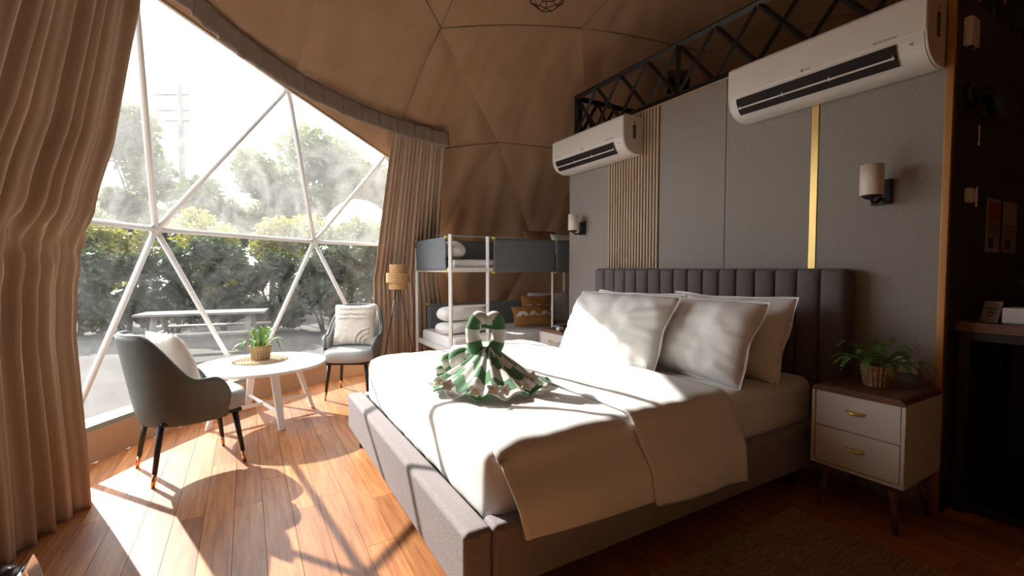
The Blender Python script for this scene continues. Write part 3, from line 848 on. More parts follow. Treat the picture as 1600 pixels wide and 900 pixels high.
# ------------------------------------------------------------ round table
tab = thing('side_table', 'round white low table with splayed legs and cross stretchers', 'table', (TBX, TBY, 0))
MB().lathe([(.44, TBZ - .03), (.468, TBZ - .022), (.47, TBZ - .006), (.466, TBZ), (.001, TBZ)], seg=72).build('table_top', M_white, tab)
tops, feet = [], []
for k in range(4):
    a = R(16 + 90 * k)
    tp = Vector((.25 * math.cos(a), .25 * math.sin(a), TBZ - .03)); ft = Vector((.39 * math.cos(a), .39 * math.sin(a), 0)); tops.append(tp); feet.append(ft)
    mb = MB(); dr = Vector((math.cos(a), math.sin(a), 0)); tn = Vector((-dr.y, dr.x, 0))
    for p, s in ((ft, .016), (tp, .026)):
        pass
    vs = [ft - dr * .014 - tn * .022, ft + dr * .014 - tn * .022, ft + dr * .014 + tn * .022, ft - dr * .014 + tn * .022,
          tp - dr * .02 - tn * .03, tp + dr * .02 - tn * .03, tp + dr * .02 + tn * .03, tp - dr * .02 + tn * .03]
    mb.add(vs, [(3, 2, 1, 0), (4, 5, 6, 7), (0, 1, 5, 4), (1, 2, 6, 5), (2, 3, 7, 6), (3, 0, 4, 7)])
    mb.build('leg', M_white, tab, bevel=.004)
for i, j in ((0, 2), (1, 3)):
    a = feet[i].lerp(tops[i], .28); b = feet[j].lerp(tops[j], .28)
    MB().tube([a, b], .017, 4).build('stretcher', M_white, tab)

# ------------------------------------------------------------ chairs
def chair(label, loc, face):
    t = thing('tub_chair', label, 'chair', loc, face)    # local +x is the way it faces
    W = .27
    def outline(ph, z):
        # half-round back, straight arms; ph -1..1 ; grows wider and leans back with height
        g = (z - .30) / .54
        bw = W * (.86 + .16 * min(1, g * 1.6)); bd = .22 + .09 * g
        a = ph * R(118)
        x = -bd * math.cos(a); y = bw * math.sin(a)
        if abs(ph) > .72: x += (abs(ph) - .72) * .22
        return Vector((x - .01, y, z))
    def top(ph):
        s = abs(ph)
        return .83 - .0 * s if s < .28 else .83 - .27 * (0.5 - .5 * math.cos(PI * min(1, (s - .28) / .50))) - (.10 * max(0, (s - .86) / .14) ** 2)
    def shell(inset, zlo):
        def fn(u, v):
            ph = 2 * u - 1; tz = top(ph) - (0 if inset == 0 else .004)
            z = zlo + (tz - zlo) * v; p = outline(ph, z)
            c = Vector((p.x + .02, p.y, 0)); L = c.length
            p.x -= c.x / L * inset; p.y -= c.y / L * inset
            if zlo < .36 and v < .15: p.x *= 1 - .05 * (1 - v / .15); p.y *= 1 - .05 * (1 - v / .15)
            return p
        return fn
    MB().grid(shell(0, .315), 72, 24).build('back_shell', M_shell, t, smooth=True, solid=.012)
    MB().grid(shell(.028, .36), 60, 16).build('inner_padding', M_seat, t, smooth=True, solid=.016)
    pts = [outline(2 * k / 80 - 1, top(2 * k / 80 - 1) + .001) * 1 for k in range(81)]
    c_ = []
    for p in pts:
        q = Vector((p.x + .02, p.y, 0)); p = p.copy(); p.x -= q.x / q.length * .012; p.y -= q.y / q.length * .012; c_.append(p)
    MB().tube(c_, .013, 8).build('rim', M_shell, t, smooth=True)
    # seat cushion
    sp = []
    for k in range(48):
        a = 2 * PI * k / 48; x = .245 * math.copysign(abs(math.cos(a)) ** .55, math.cos(a)); y = .225 * math.copysign(abs(math.sin(a)) ** .6, math.sin(a))
        if x < 0: y *= 1 - .12 * (x / -.245); x *= .82
        sp.append((x + .045, y))
    vs = []; fs = []
    lev = [(.94, .345), (1, .36), (1.0, .42), (.97, .445), (.85, .455), (.5, .46)]
    for s, z in lev: vs += [((x - .04) * s + .04, y * s, z) for x, y in sp]
    for i in range(len(lev) - 1):
        for k in range(48): fs.append((i * 48 + k, i * 48 + (k + 1) % 48, (i + 1) * 48 + (k + 1) % 48, (i + 1) * 48 + k))
    fs.append(tuple(range(47, -1, -1))); fs.append(tuple(len(vs) - 48 + k for k in range(48)))
    MB().add(vs, fs).build('seat', M_seat, t, smooth=True)
    MB().box(-.17, .24, -.19, .19, .318, .345).build('seat_frame', M_black, t, bevel=.01)
    for sx, sy in ((1, 1), (1, -1), (-1, 1), (-1, -1)):
        a = Vector((.185 * sx + .02, .165 * sy, .325)); b = Vector((.215 * sx + (.03 if sx > 0 else .0), .195 * sy, 0))
        lg = MB().tube([a, a.lerp(b, .78)], [.018, .0125], 12).build('leg', M_black, t, smooth=True)
        MB().tube([a.lerp(b, .78), b], [.0127, .009], 12).build('leg_tip', M_rose, lg, smooth=True)
    return t
chair('dark grey green tub chair with rose gold leg tips beside the left curtain', (-.325, 3.355, 0), math.atan2(.125, .365))
chair('grey tub chair with a fringed cushion between the window and the bed', (.885, 4.54, 0), math.atan2(-.86, -.44))
def scatter_cushion(label, loc, rot, seed, tuft):
    t = thing('cushion', label, 'cushion', loc); t.rotation_euler = rot
    pillow_mb(.40, .40, .14, seed, .008, 0, 30).build('cover', M_cushion, t, smooth=True)
    if tuft == 'bands':
        for yy in (.155, .105, .062):
            MB().tube([(-.17 + .34 * k / 24, yy + .004 * math.sin(k * 2.1), .075 * (1 - abs(2 * k / 24 - 1) ** 3.2) ** .55 * (1 - (yy * 5) ** 3.2) ** .55 + .004) for k in range(25)], .013, 7).build('tufted_band', M_tuft, t, smooth=True)
        for r in (.06, .10, .14):
            MB().tube([(.15 - r * math.cos(PI / 2 * k / 12), -.19 + r * math.sin(PI / 2 * k / 12) * 1.05, .07 * (1 - abs((.15 - r * math.cos(PI / 2 * k / 12)) * 5) ** 3.2) ** .55 * max(.02, 1 - abs((-.19 + r * math.sin(PI / 2 * k / 12) * 1.05) * 5) ** 3.2) ** .55 + .003) for k in range(13)], .008, 6).build('tufted_arc', M_tuft, t, smooth=True)
    else:
        rr = random.Random(2)
        for k in range(26):
            x, y = rr.uniform(-.16, .16), rr.uniform(-.16, .16)
            h = .07 * (1 - abs(x * 5) ** 3.2) ** .55 * (1 - abs(y * 5) ** 3.2) ** .55
            MB().lathe([(.001, h - .004), (.016, h - .002), (.014, h + .007), (.001, h + .010)], (x, y, 0), 8).build('tuft', M_tuft, t, smooth=True)
    return t
fx, fy = math.cos(math.atan2(.125, .365)), math.sin(math.atan2(.125, .365))
def cush_rot(face, tilt): return (Matrix.Rotation(face, 4, 'Z') @ Matrix.Rotation(R(-tilt), 4, 'Y') @ Matrix(((0, 0, 1, 0), (1, 0, 0, 0), (0, 1, 0, 0), (0, 0, 0, 1)))).to_euler()
f2 = math.atan2(-.86, -.44)
scatter_cushion('cream cushion with tufted bands and arcs on the far grey chair', (.885 - .055 * math.cos(f2), 4.54 - .055 * math.sin(f2), .655), cush_rot(f2, 16), 4, 'bands')
f1 = math.atan2(.125, .365)
scatter_cushion('cream tufted cushion inside the dark green chair', (-.325 - .05 * math.cos(f1) - .02, 3.355 - .05 * math.sin(f1) + .06, .63), cush_rot(f1 + .15, 18), 9, 'dots')

# ------------------------------------------------------------ rattan tripod lamp
lamp = thing('floor_lamp', 'black tripod floor lamp with a tiered rattan shade and dry reeds', 'lamp', (1.37, 4.70, 0))
def drum(r, z0, z1, name):
    mb = MB(); prof = []
    n = 7
    for k in range(n):
        z = z0 + (z1 - z0) * (k + .5) / n; d = (z1 - z0) / n * .45
        prof += [(r - .002, z - d), (r + .002, z), (r - .002, z + d)]
    mb.lathe(prof, seg=36); return mb.build(name, M_rattan, lamp, smooth=True)
drum(.095, .985, 1.07, 'shade_tier'); drum(.122, 1.055, 1.155, 'shade_tier'); drum(.088, 1.15, 1.245, 'shade_tier')
for k in range(3):
    a = R(75 + 120 * k)
    MB().tube([(.02 * math.cos(a), .02 * math.sin(a), 1.0), (.23 * math.cos(a), .23 * math.sin(a), 0)], .006, 8).build('leg', M_black, lamp, smooth=True)
for k in range(12):
    a = rf.uniform(0, 6.28); r = rf.uniform(.02, .07)
    MB().tube([(r * math.cos(a), r * math.sin(a), 1.24), (r * 1.2 * math.cos(a), r * 1.2 * math.sin(a), 1.30), ((r * 1.5 + .015) * math.cos(a + .2), (r * 1.5 + .015) * math.sin(a + .2), 1.24 + rf.uniform(.10, .17))], .0018, 4).build('reed', M_twig, lamp)

# ------------------------------------------------------------ bunk bed
BX0, BX1, BY0, BY1 = 1.665, 3.72, 4.0, 4.97
bunk = thing('bunk_bed', 'white steel bunk bed with grey cloth sides and a ladder', 'bunk bed', ((BX0 + BX1) / 2, (BY0 + BY1) / 2, 0))
kb = Vector(bunk.location)
def kpart(mb, name, m, parent=None, **k):
    o = mb.build(name, m, parent or bunk, **k)
    if parent is None: o.location = -kb
    return o
kpart(MB().tube([(BX0, BY1, 0), (BX0, BY1, 1.61)], .02, 4), 'post', M_white)
kpart(MB().tube([(BX1, BY1, 0), (BX1, BY1, 1.61)], .02, 4), 'post', M_white)
kpart(MB().tube([(BX1, BY0, 0), (BX1, BY0, 1.53)], .02, 4), 'post', M_white)
lad = kpart(MB().tube([(BX0, BY0, 0), (BX0, BY0, 1.525)], .021, 4), 'ladder_post', M_white)
kpart(MB().tube([(BX0 + .395, BY0, 0), (BX0 + .395, BY0, 1.515)], .021, 4), 'ladder_post', M_white)
kpart(MB().tube([(2.86, BY0 + .03, .40), (2.86, BY0 + .03, 1.2)], .014, 4), 'middle_post', M_white)
for z in (.28, .56, .84, ):
    kpart(MB().tube([(BX0, BY0, z + .0), (BX0 + .395, BY0, z)], .011, 8), 'rung', M_white)
for z in (1.19, .40):
    kpart(MB().box(BX0, BX1, BY0 - .012, BY0 + .02, z - .022, z + .022), 'side_rail', M_white)
    kpart(MB().box(BX0, BX1, BY1 - .02, BY1 + .012, z - .022, z + .022), 'side_rail', M_white)
    kpart(MB().box(BX0 - .01, BX0 + .02, BY0, BY1, z - .022, z + .022), 'end_rail', M_white)
    kpart(MB().box(BX0 + .02, BX1, BY0 + .02, BY1 - .02, z - .02, z - .008), 'base', M_white)
kpart(MB().tube([(BX0, BY1, 1.585), (BX1, BY1, 1.585)], .012, 6), 'top_rail', M_white)
def cloth_panel(p, q, z0, z1, name):
    p, q = Vector(p), Vector(q); d = (q - p).normalized(); nn = Vector((d.y, -d.x, 0)); L = (q - p).length
    mb = MB()
    mb.grid(lambda u, v: p + d * L * u + nn * (.004 * noise.noise(Vector((u * L * 5, v * 3, p.x))) + .006 * math.sin(PI * u) * math.sin(PI * v)) + Vector((0, 0, z0 + (z1 - z0) * v)), 40, 10)
    c = kpart(mb, name, M_bunkcloth, smooth=True, solid=.012)
    for e, zz in ((p, z0), (p, z1), (q, z0), (q, z1)):
        MB().box(e.x - .012, e.x + .012, e.y - .010, e.y + .010, zz - .012, zz + .006).build('corner_clip', M_yellow, c)
    return c
cloth_panel((BX0 + .45, BY0 - .022, 0), (2.86, BY0 - .022, 0), 1.163, 1.505, 'guard_cloth')
cloth_panel((2.875, BY0 - .022, 0), (BX1, BY0 - .022, 0), 1.163, 1.505, 'guard_cloth')
cloth_panel((BX0 - .02, BY0 + .06, 0), (BX0 - .02, BY1 - .05, 0), 1.185, 1.505, 'end_cloth')
cloth_panel((BX0 + .05, BY1 + .005, 0), (BX1 - .05, BY1 + .005, 0), 1.20, 1.53, 'guard_cloth')
cloth_panel((BX0 + .12, BY1 + .005, 0), (BX1 - .05, BY1 + .005, 0), .42, .80, 'back_cloth')
def mattress(label, z0, z1, seed):
    o = rounded_box(BX0 + .04, BX1 - .03, BY0 + .03, BY1 - .04, z0, z1, .03, seed=seed, amp=.004).build('mattress', M_sheet, smooth=True, base=((BX0 + BX1) / 2, (BY0 + BY1) / 2, z0))
    tag(o, label, 'mattress')
mattress('white mattress on the upper deck of the bunk bed', 1.185, 1.29, 3)
mattress('white mattress on the lower deck of the bunk bed', .395, .52, 5)
def roll(label, c, L, r, axis_az, seed, squash=.8, cat='blanket', name='rolled_blanket'):
    d = Vector((math.cos(axis_az), math.sin(axis_az), 0)); s = Vector((-d.y, d.x, 0)); c = Vector(c)
    mb = MB()
    def fn(u, v):
        a = 2 * PI * u; t = 2 * v - 1
        k = (1 - abs(t) ** 6) ** .5 if abs(t) < .999 else .02
        rr = r * k * (1 + .08 * noise.noise(Vector((math.cos(a) * 1.5, math.sin(a) * 1.5, v * 4 + seed))) + .03 * math.sin(a * 2 + v * 8))
        return c + d * (L / 2 * t) + s * rr * math.cos(a) + Vector((0, 0, rr * squash * math.sin(a)))
    mb.grid(fn, 26, 26, closeu=True)
    o = mb.build(name, M_sheet, smooth=True, base=tuple(c)); tag(o, label, cat)
roll('rolled white blanket beside the ladder on the upper bunk', (1.80, 4.36, 1.385), .50, .105, PI / 2, 2, .9)
roll('rolled white duvet stacked on top at the ladder end of the lower bunk', (1.98, 4.45, .728), .56, .13, .12, 4, .62)
roll('flat folded white duvet underneath the rolled one on the lower bunk', (1.98, 4.42, .585), .60, .17, .12, 6, .38)
def up_pillow(name, label, w, h, t, m, x, y, z, yaw, tilt, seed, cat='pillow'):
    mtx = Matrix.Rotation(R(yaw), 4, 'Z') @ Matrix.Rotation(R(90 - tilt), 4, 'X')
    return place_pillow(name, label, cat, w, h, t, m, (x, y, z), mtx.to_euler(), seed, None, .01, .0, 26)
up_pillow('cushion', 'brown cushion on the upper bunk above the guard cloth', .46, .36, .13, M_rust, 3.12, 4.62, 1.50, -4, 22, 2, 'cushion')
up_pillow('pillow', 'white pillow beside the brown cushion on the upper bunk', .50, .34, .14, M_sheet, 3.47, 4.55, 1.47, 8, 25, 4)
up_pillow('pillow', 'white pillow standing behind the ochre cushions on the lower bunk', .60, .40, .14, M_sheet, 3.32, 4.72, .71, -6, 18, 6)
def pattern_cushion(label, w, h, t, x, y, z, yaw, tilt, seed):
    c = thing('cushion', label, 'cushion', (x, y, z))
    c.rotation_euler = (Matrix.Rotation(R(yaw), 4, 'Z') @ Matrix.Rotation(R(90 - tilt), 4, 'X')).to_euler()
    pillow_mb(w, h, t, seed, .006, 0, 24).build('cover', M_ochre, c, smooth=True)
    for k in range(3):
        cx = (-.30 + .30 * k) * w; cy = .10 * h
        mb = MB()
        def arc(u, v, cx=cx, cy=cy):
            a = PI * u; rr = w * (.04 + .10 * v)
            px, py = cx + rr * math.cos(a), cy - h * .18 + rr * 1.25 * math.sin(a) * h / w * 1.3
            X_, Y_ = min(.98, abs(2 * px / w)), min(.98, abs(2 * py / h))
            return (px, py, t / 2 * (1 - X_ ** 3.2) ** .55 * (1 - Y_ ** 3.2) ** .55 + .004)
        mb.grid(arc, 12, 3).build('printed_arch', M_cushion, c, smooth=True)
pattern_cushion('long ochre cushion with pale arches lying lowest on the lower bunk', .50, .26, .13, 2.86, 4.42, .655, -8, 30, 3)
pattern_cushion('square ochre cushion with pale arches behind the long one', .40, .38, .13, 3.05, 4.60, .70, -14, 22, 5)

# ------------------------------------------------------------ wall air conditioners
def aircon(label, y0, y1):
    x1 = WX - .002; z0 = 2.155; D = .215
    t = thing('air_conditioner', label, 'air conditioner', (x1, (y0 + y1) / 2, z0)); tb = Vector(t.location)
    def put(mb, n, m, parent=None, **k):
        o = mb.build(n, m, parent or t, **k)
        if parent is None: o.location = -tb
        return o
    # profile in (x,z): back is x1
    P = [(x1, z0), (x1, z0 + .315), (x1 - D + .035, z0 + .315), (x1 - D + .008, z0 + .305), (x1 - D, z0 + .285), (x1 - D, z0 + .12),
         (x1 - D + .006, z0 + .085), (x1 - D + .022, z0 + .05), (x1 - D + .05, z0 + .022), (x1 - D + .09, z0 + .004), (x1 - D + .13, z0 - .006), (x1 - .02, z0 - .004)]
    put(MB().prism(P, 'y', y0 + .012, y1 - .012), 'body', M_plastic, bevel=.003)
    Pe = [((x - (x1 - D / 2)) * .985 + (x1 - D / 2), (z - (z0 + .155)) * .985 + z0 + .155) for x, z in P]
    e0 = put(MB().prism(Pe, 'y', y0, y0 + .0125), 'end_cap', M_creamshade, bevel=.004)
    put(MB().prism(Pe, 'y', y1 - .0125, y1), 'end_cap', M_creamshade, bevel=.004)
    # front panel sheet, slightly proud
    put(MB().box(x1 - D - .004, x1 - D + .004, y0 + .004, y1 - .004, z0 + .125, z0 + .293), 'front_panel', M_plastic, bevel=.004, seg=3)
    # outlet: dark slot following the lower curve, with flap
    def curve(s):   # s 0..1 along the lower front curve
        Q = [(x1 - D - .001, z0 + .112), (x1 - D + .004, z0 + .085), (x1 - D + .021, z0 + .048), (x1 - D + .049, z0 + .0195), (x1 - D + .075, z0 + .006)]
        f = s * 4; i = min(3, int(f)); q = f - i
        return Q[i][0] + (Q[i + 1][0] - Q[i][0]) * q, Q[i][1] + (Q[i + 1][1] - Q[i][1]) * q
    ya, yb = y0 + .115, y1 - .06
    def slot(u, v):
        s = .04 + .74 * v
        x, z = curve(s); return (x - .0035, ya + (yb - ya) * u, z - .0025)
    sl = put(MB().grid(slot, 2, 10), 'air_outlet', M_darkline)
    def flap(u, v):
        s = .42 + .06 * v
        x, z = curve(s); return (x - .013 - .004 * v, ya + .006 + (yb - ya - .012) * u, z - .010)
    put(MB().grid(flap, 2, 3), 'louvre_flap', M_plastic, solid=.004)
    for f in (0.02, .36, .66, .98):
        x, z = curve(.44); yy = ya + (yb - ya) * f
        put(MB().box(x - .012, x + .004, yy - .002, yy + .002, z - .016, z + .006), 'flap_arm', M_plastic)
    # marks on the front: ring logo with letters and the small print
    ym = (y0 + y1) / 2 + .03; xf = x1 - D - .0047
    rot = (PI / 2, 0, -PI / 2)
    o = text('logo_letters', 'LG', .020, M_inkgrey, t, Vector((xf, ym - .014, z0 + .133)) - tb, rot)
    o = MB().lathe([(.0085, 0), (.0085, .0006), (.001, .0008)], seg=20).build('logo_disc', M_inkgrey, t); o.location = Vector((xf, ym + .012, z0 + .140)) - tb; o.rotation_euler = (0, -PI / 2, 0)
    text('small_print', 'DUAL Inverter', .016, M_inkgrey, t, Vector((xf, y0 + .16, z0 + .138)) - tb, rot)
    o = MB().lathe([(.006, 0), (.006, .0006), (.001, .0008)], seg=16).build('indicator', M_inkgrey, t); o.location = Vector((x1 - D + .002, y0 + .06, z0 + .085)) - tb; o.rotation_euler = (0, -PI / 2 - .3, 0)
    # sticker on the end that shows
    ys = y0 - .0012; xc = x1 - .095
    st = put(MB().box(xc - .018, xc + .018, ys, y0 + .001, z0 + .125, z0 + .235), 'rating_sticker', M_ink)
    for k in range(6):
        put(MB().box(xc - .014, xc + .014 - .006 * (k % 3), ys - .0006, ys, z0 + .137 + .015 * k, z0 + .141 + .015 * k), 'printed_line', M_inkgrey, st).location = (0, 0, 0)
    put(MB().prism([(xc - .014, z0 + .245), (xc + .014, z0 + .245), (xc, z0 + .272)], 'y', ys, y0 + .001), 'warning_triangle', M_inkorange)
    return t
aircon('white wall air conditioner above the oak slats, by the far end of the wall', 2.787, 3.787)
aircon('white wall air conditioner above the gold strip, beside the copper corner', .868, 1.858)

# ------------------------------------------------------------ wall lamps
def sconce(label, y):
    t = thing('wall_lamp', label, 'lamp', (WX, y, 1.60)); 
    def put(mb, n, m, **k): return mb.build(n, m, t, **k)
    put(MB().box(-.022, -.001, -.045, .045, -.065, .065), 'wall_plate', M_black, bevel=.004)
    put(MB().tube([(-.02, 0, -.03), (-.06, .0, -.055), (-.10, 0, -.06), (-.125, 0, -.045), (-.125, 0, -.03)], .008, 8), 'arm', M_black, smooth=True)
    put(MB().lathe([(.015, -.045), (.03, -.038), (.042, -.028), (.042, -.024)], (-.125, 0, 0), 24), 'cup', M_black, smooth=True)
    put(MB().lathe([(.046, -.024), (.050, -.02), (.050, .13), (.047, .13), (.047, -.01), (.005, -.012)], (-.125, 0, 0), 32), 'lamp_shade', M_shade, smooth=True)
sconce('black wall lamp with opal cylinder shade above the far nightstand', 3.56)
sconce('black wall lamp with opal cylinder shade above the potted fern', 1.10)

# socket
so = thing('wall_socket', 'white double power socket behind the potted fern', 'socket', (WX, 1.0, .705))
MB().box(-.010, -.0005, -.075, .055, -.035, .045).build('face_plate', M_plastic, so, bevel=.004)
for yy in (-.045, .0, .035):
    for dz, dy in ((.012, -.008), (.012, .008), (-.008, 0)):
        MB().box(-.0108, -.0095, yy + dy - .0025, yy + dy + .0025, dz - .004, dz + .004).build('pin_hole', M_ink, so)

# ------------------------------------------------------------ things on the dark side wall
YS = WY0 - .018
s = thing('door_sensor', 'white box sensor high on the dark side wall', 'sensor', (3.0, YS, 2.32))
MB().box(-.05, .05, -.035, -.0005, -.065, .065).build('housing', M_creamshade, s, bevel=.006)
MB().box(-.02, .02, -.028, -.008, -.068, -.064).build('lens', M_ink, s)
s = thing('spotlight', 'black adjustable spotlight on the dark side wall', 'spotlight', (3.04, YS, 2.04))
o = MB().lathe([(.001, 0), (.06, .0), (.06, .02), (.05, .03), (.001, .032)], seg=28).build('mount', M_blackgloss, s, smooth=False); o.rotation_euler = (PI / 2, 0, 0); o.location = (0, -.0005, 0)
MB().tube([(0, -.03, 0), (.06, -.08, -.005)], .014, 10).build('arm', M_black, s, smooth=True)
MB().tube([(.10, -.07, .05), (.16, -.10, -.085)], [.052, .056], 24).build('lamp_head', M_black, s, smooth=False)
s = thing('wall_sensor', 'small cream sensor beside the corner on the dark side wall', 'sensor', (3.08, YS, 1.56))
MB().box(-.035, .035, -.03, -.0005, -.035, .035).build('housing', M_creamshade, s, bevel=.008)
MB().box(-.012, .012, -.032, -.029, -.01, .01).build('button', M_plastic, s)
def poster(label, x0, x1, ma, mb_):
    p = thing('poster', label, 'poster', ((x0 + x1) / 2, YS, 1.29)); w = x1 - x0
    MB().box(-w / 2, w / 2, -.004, -.0005, 0, .285).build('sheet', M_paper, p)
    MB().box(-w / 2 + .015, w / 2 - .015, -.0052, -.004, .17, .27).build('picture', ma, p)
    MB().box(-w / 2 + .03, w / 2 - .10, -.0052, -.004, .02, .08).build('picture', mb_, p)
    for k in range(5): MB().box(-w / 2 + .02, w / 2 - .03 - .02 * (k % 2), -.005, -.004, .092 + .014 * k, .097 + .014 * k).build('text_line', M_ink, p)
poster('printed notice with a red picture on the dark wall', 3.385, 3.60, M_inkred, M_inkblue)
poster('printed notice with blue print beside the red notice', 3.66, 3.90, M_paper, M_inkblue)

desk = thing('counter', 'dark counter with a reddish brown wooden top beside the nightstand', 'counter', (3.35, .1, 0))
MB().box(-.35, .35, -.85, .722, .895, .943).build('counter_top', M_deskwood, desk, bevel=.003)
MB().box(-.30, .34, -.80, .70, .02, .05).build('bottom_shelf', M_black, desk)
MB().box(.30, .34, -.80, .70, .05, .894).build('back_board', M_black, desk)
for x in (-.32, .32):
    for y in (-.82, .69):
        MB().box(x - .02, x + .02, y - .02, y + .02, 0, .894).build('leg', M_black, desk)
MB().box(-.335, -.31, -.80, .67, .855, .893).build('rail', M_black, desk)
o = MB().box(-.07, .07, -.13, .13, 0, .075).build('tissue_box', M_plastic, bevel=.008); o.location = (3.13, .55, .9435)
tag(o, 'white rectangular box on the wooden counter', 'box')
c = thing('table_card', 'folded paper tent card standing on the wooden counter', 'card', (3.10, .715, .9435), R(-18))
MB().add([(-.0, -.035, .10), (0, .035, .10), (-.03, .035, 0), (-.03, -.035, 0), (.03, .035, 0), (.03, -.035, 0)], [(0, 1, 2, 3), (1, 0, 5, 4)]).build('folded_card', M_paper, c, solid=.0015)
for k in range(3): MB().add([(-.010 - .005 * k - .0018, -.02 + .004 * k, .067 - .017 * k), (-.010 - .005 * k - .0018, .02 - .004 * k, .067 - .017 * k), (-.0115 - .005 * k - .0018, .02 - .004 * k, .062 - .017 * k), (-.0115 - .005 * k - .0018, -.02 + .004 * k, .062 - .017 * k)], [(0, 1, 2, 3)]).build('printed_line', M_ink, c)
pl = thing('counter_plant', 'small dark leafy plant in a black pot on the counter', 'plant', (3.42, .66, .9435))
MB().lathe([(.03, 0), (.042, .07), (.038, .07), (.036, .05), (.001, .05)], seg=20).build('pot', M_black, pl, smooth=True)
for k in range(14):
    a = 2 * PI * k / 14
    frond((0, 0, .06), a, rf.uniform(.05, .09), rf.uniform(.10, .2), .02, M_fern, pl, .016, nl=8)

# ------------------------------------------------------------ pendant and loft light
pend = thing('pendant_lamp', 'black wire geometric pendant lamp hanging from the dome', 'lamp', (1.99, 2.88, 3.16))
rt, rm, rb_ = .05, .145, .075
T = [Vector((rt * math.cos(2 * PI * k / 6), rt * math.sin(2 * PI * k / 6), .20)) for k in range(6)]
Mm = [Vector((rm * math.cos(2 * PI * k / 6), rm * math.sin(2 * PI * k / 6), .07)) for k in range(6)]
Bb = [Vector((rb_ * math.cos(2 * PI * (k + .5) / 6), rb_ * math.sin(2 * PI * (k + .5) / 6), 0)) for k in range(6)]
for k in range(6):
    j = (k + 1) % 6
    for a, b in ((T[k], T[j]), (T[k], Mm[k]), (Mm[k], Mm[j]), (Mm[k], Bb[k]), (Mm[j], Bb[k]), (Bb[k], Bb[j])):
        MB().tube([a, b], .0032, 6).build('wire', M_black, pend)
MB().tube([(0, 0, .18), (0, 0, .28)], .022, 12).build('socket', M_black, pend)
MB().lathe([(.012, .18), (.03, .13), (.034, .10), (.02, .07), (.001, .062)], seg=18).build('bulb', M_shade, pend, smooth=True)
MB().tube([(0, 0, .27), (0, 0, .60)], .004, 6).build('cord', M_black, pend)
s = thing('loft_spotlight', 'black round spotlight on the loft floor behind the lattice railing', 'spotlight', (3.3, 2.80, WZ + .03))
MB().lathe([(.07, 0), (.07, .015), (.015, .03), (.012, .2), (.001, .2)], seg=20).build('stand', M_black, s)
MB().tube([(-.07, .05, .30), (.08, -.06, .32)], [.10, .085], 24).build('lamp_head', M_blackgloss, s)

# ------------------------------------------------------------ rug, footstool
mb = MB()
for k in range(46):
    y = 1.225 - k * .026
    mb.grid(lambda u, v, y=y: (1.0 + 1.34 * u, y - .0255 * v, .002 + .010 * math.sin(PI * v) ** .6 + .0015 * math.sin(u * 240 + y * 900)), 120, 4)
o = mb.build('rug', M_rug, smooth=True, base=(1.67, .65, 0))
tag(o, 'brown ribbed jute rug along the side of the bed', 'rug')
fs_ = thing('footstool', 'low black tufted leather footstool with chrome end by the curtain', 'footstool', (-.80, 1.95, 0))
mb = MB()
def tuftop(u, v):
    x, y = -.14 + .28 * u, -.22 + .44 * v
    z = .20 + .02 * abs(math.sin(PI * (u * 2 + v * 3))) * abs(math.sin(PI * (u * 2 - v * 3))) - .03 * (max(abs(2 * u - 1), abs(2 * v - 1)) ** 8)
    return (x, y, z)
mb.grid(tuftop, 40, 60)
mb.build('tufted_top', M_leather, fs_, smooth=True)
MB().box(-.14, .138, -.22, .22, .03, .175).build('body', M_leather, fs_, bevel=.01)
mb = MB()
mb.grid(lambda u, v: (.140 + .022 * math.sin(PI * v) , -.22 + .44 * u, .02 + .19 * v), 4, 12)
mb.build('chrome_end', M_chrome, fs_, smooth=True, solid=.004)
for i in range(3):
    for j in range(5):
        MB().lathe([(.008, 0), (.006, .004), (.001, .006)], (-.14 + .28 * (i + .5) / 3, -.22 + .44 * (j + .5) / 5, .197), 10).build('stud', M_chrome, fs_, smooth=True)
for x in (-.11, .11):
    for y in (-.19, .19): MB().tube([(x, y, 0), (x, y, .035)], .012, 8).build('foot', M_black, fs_)

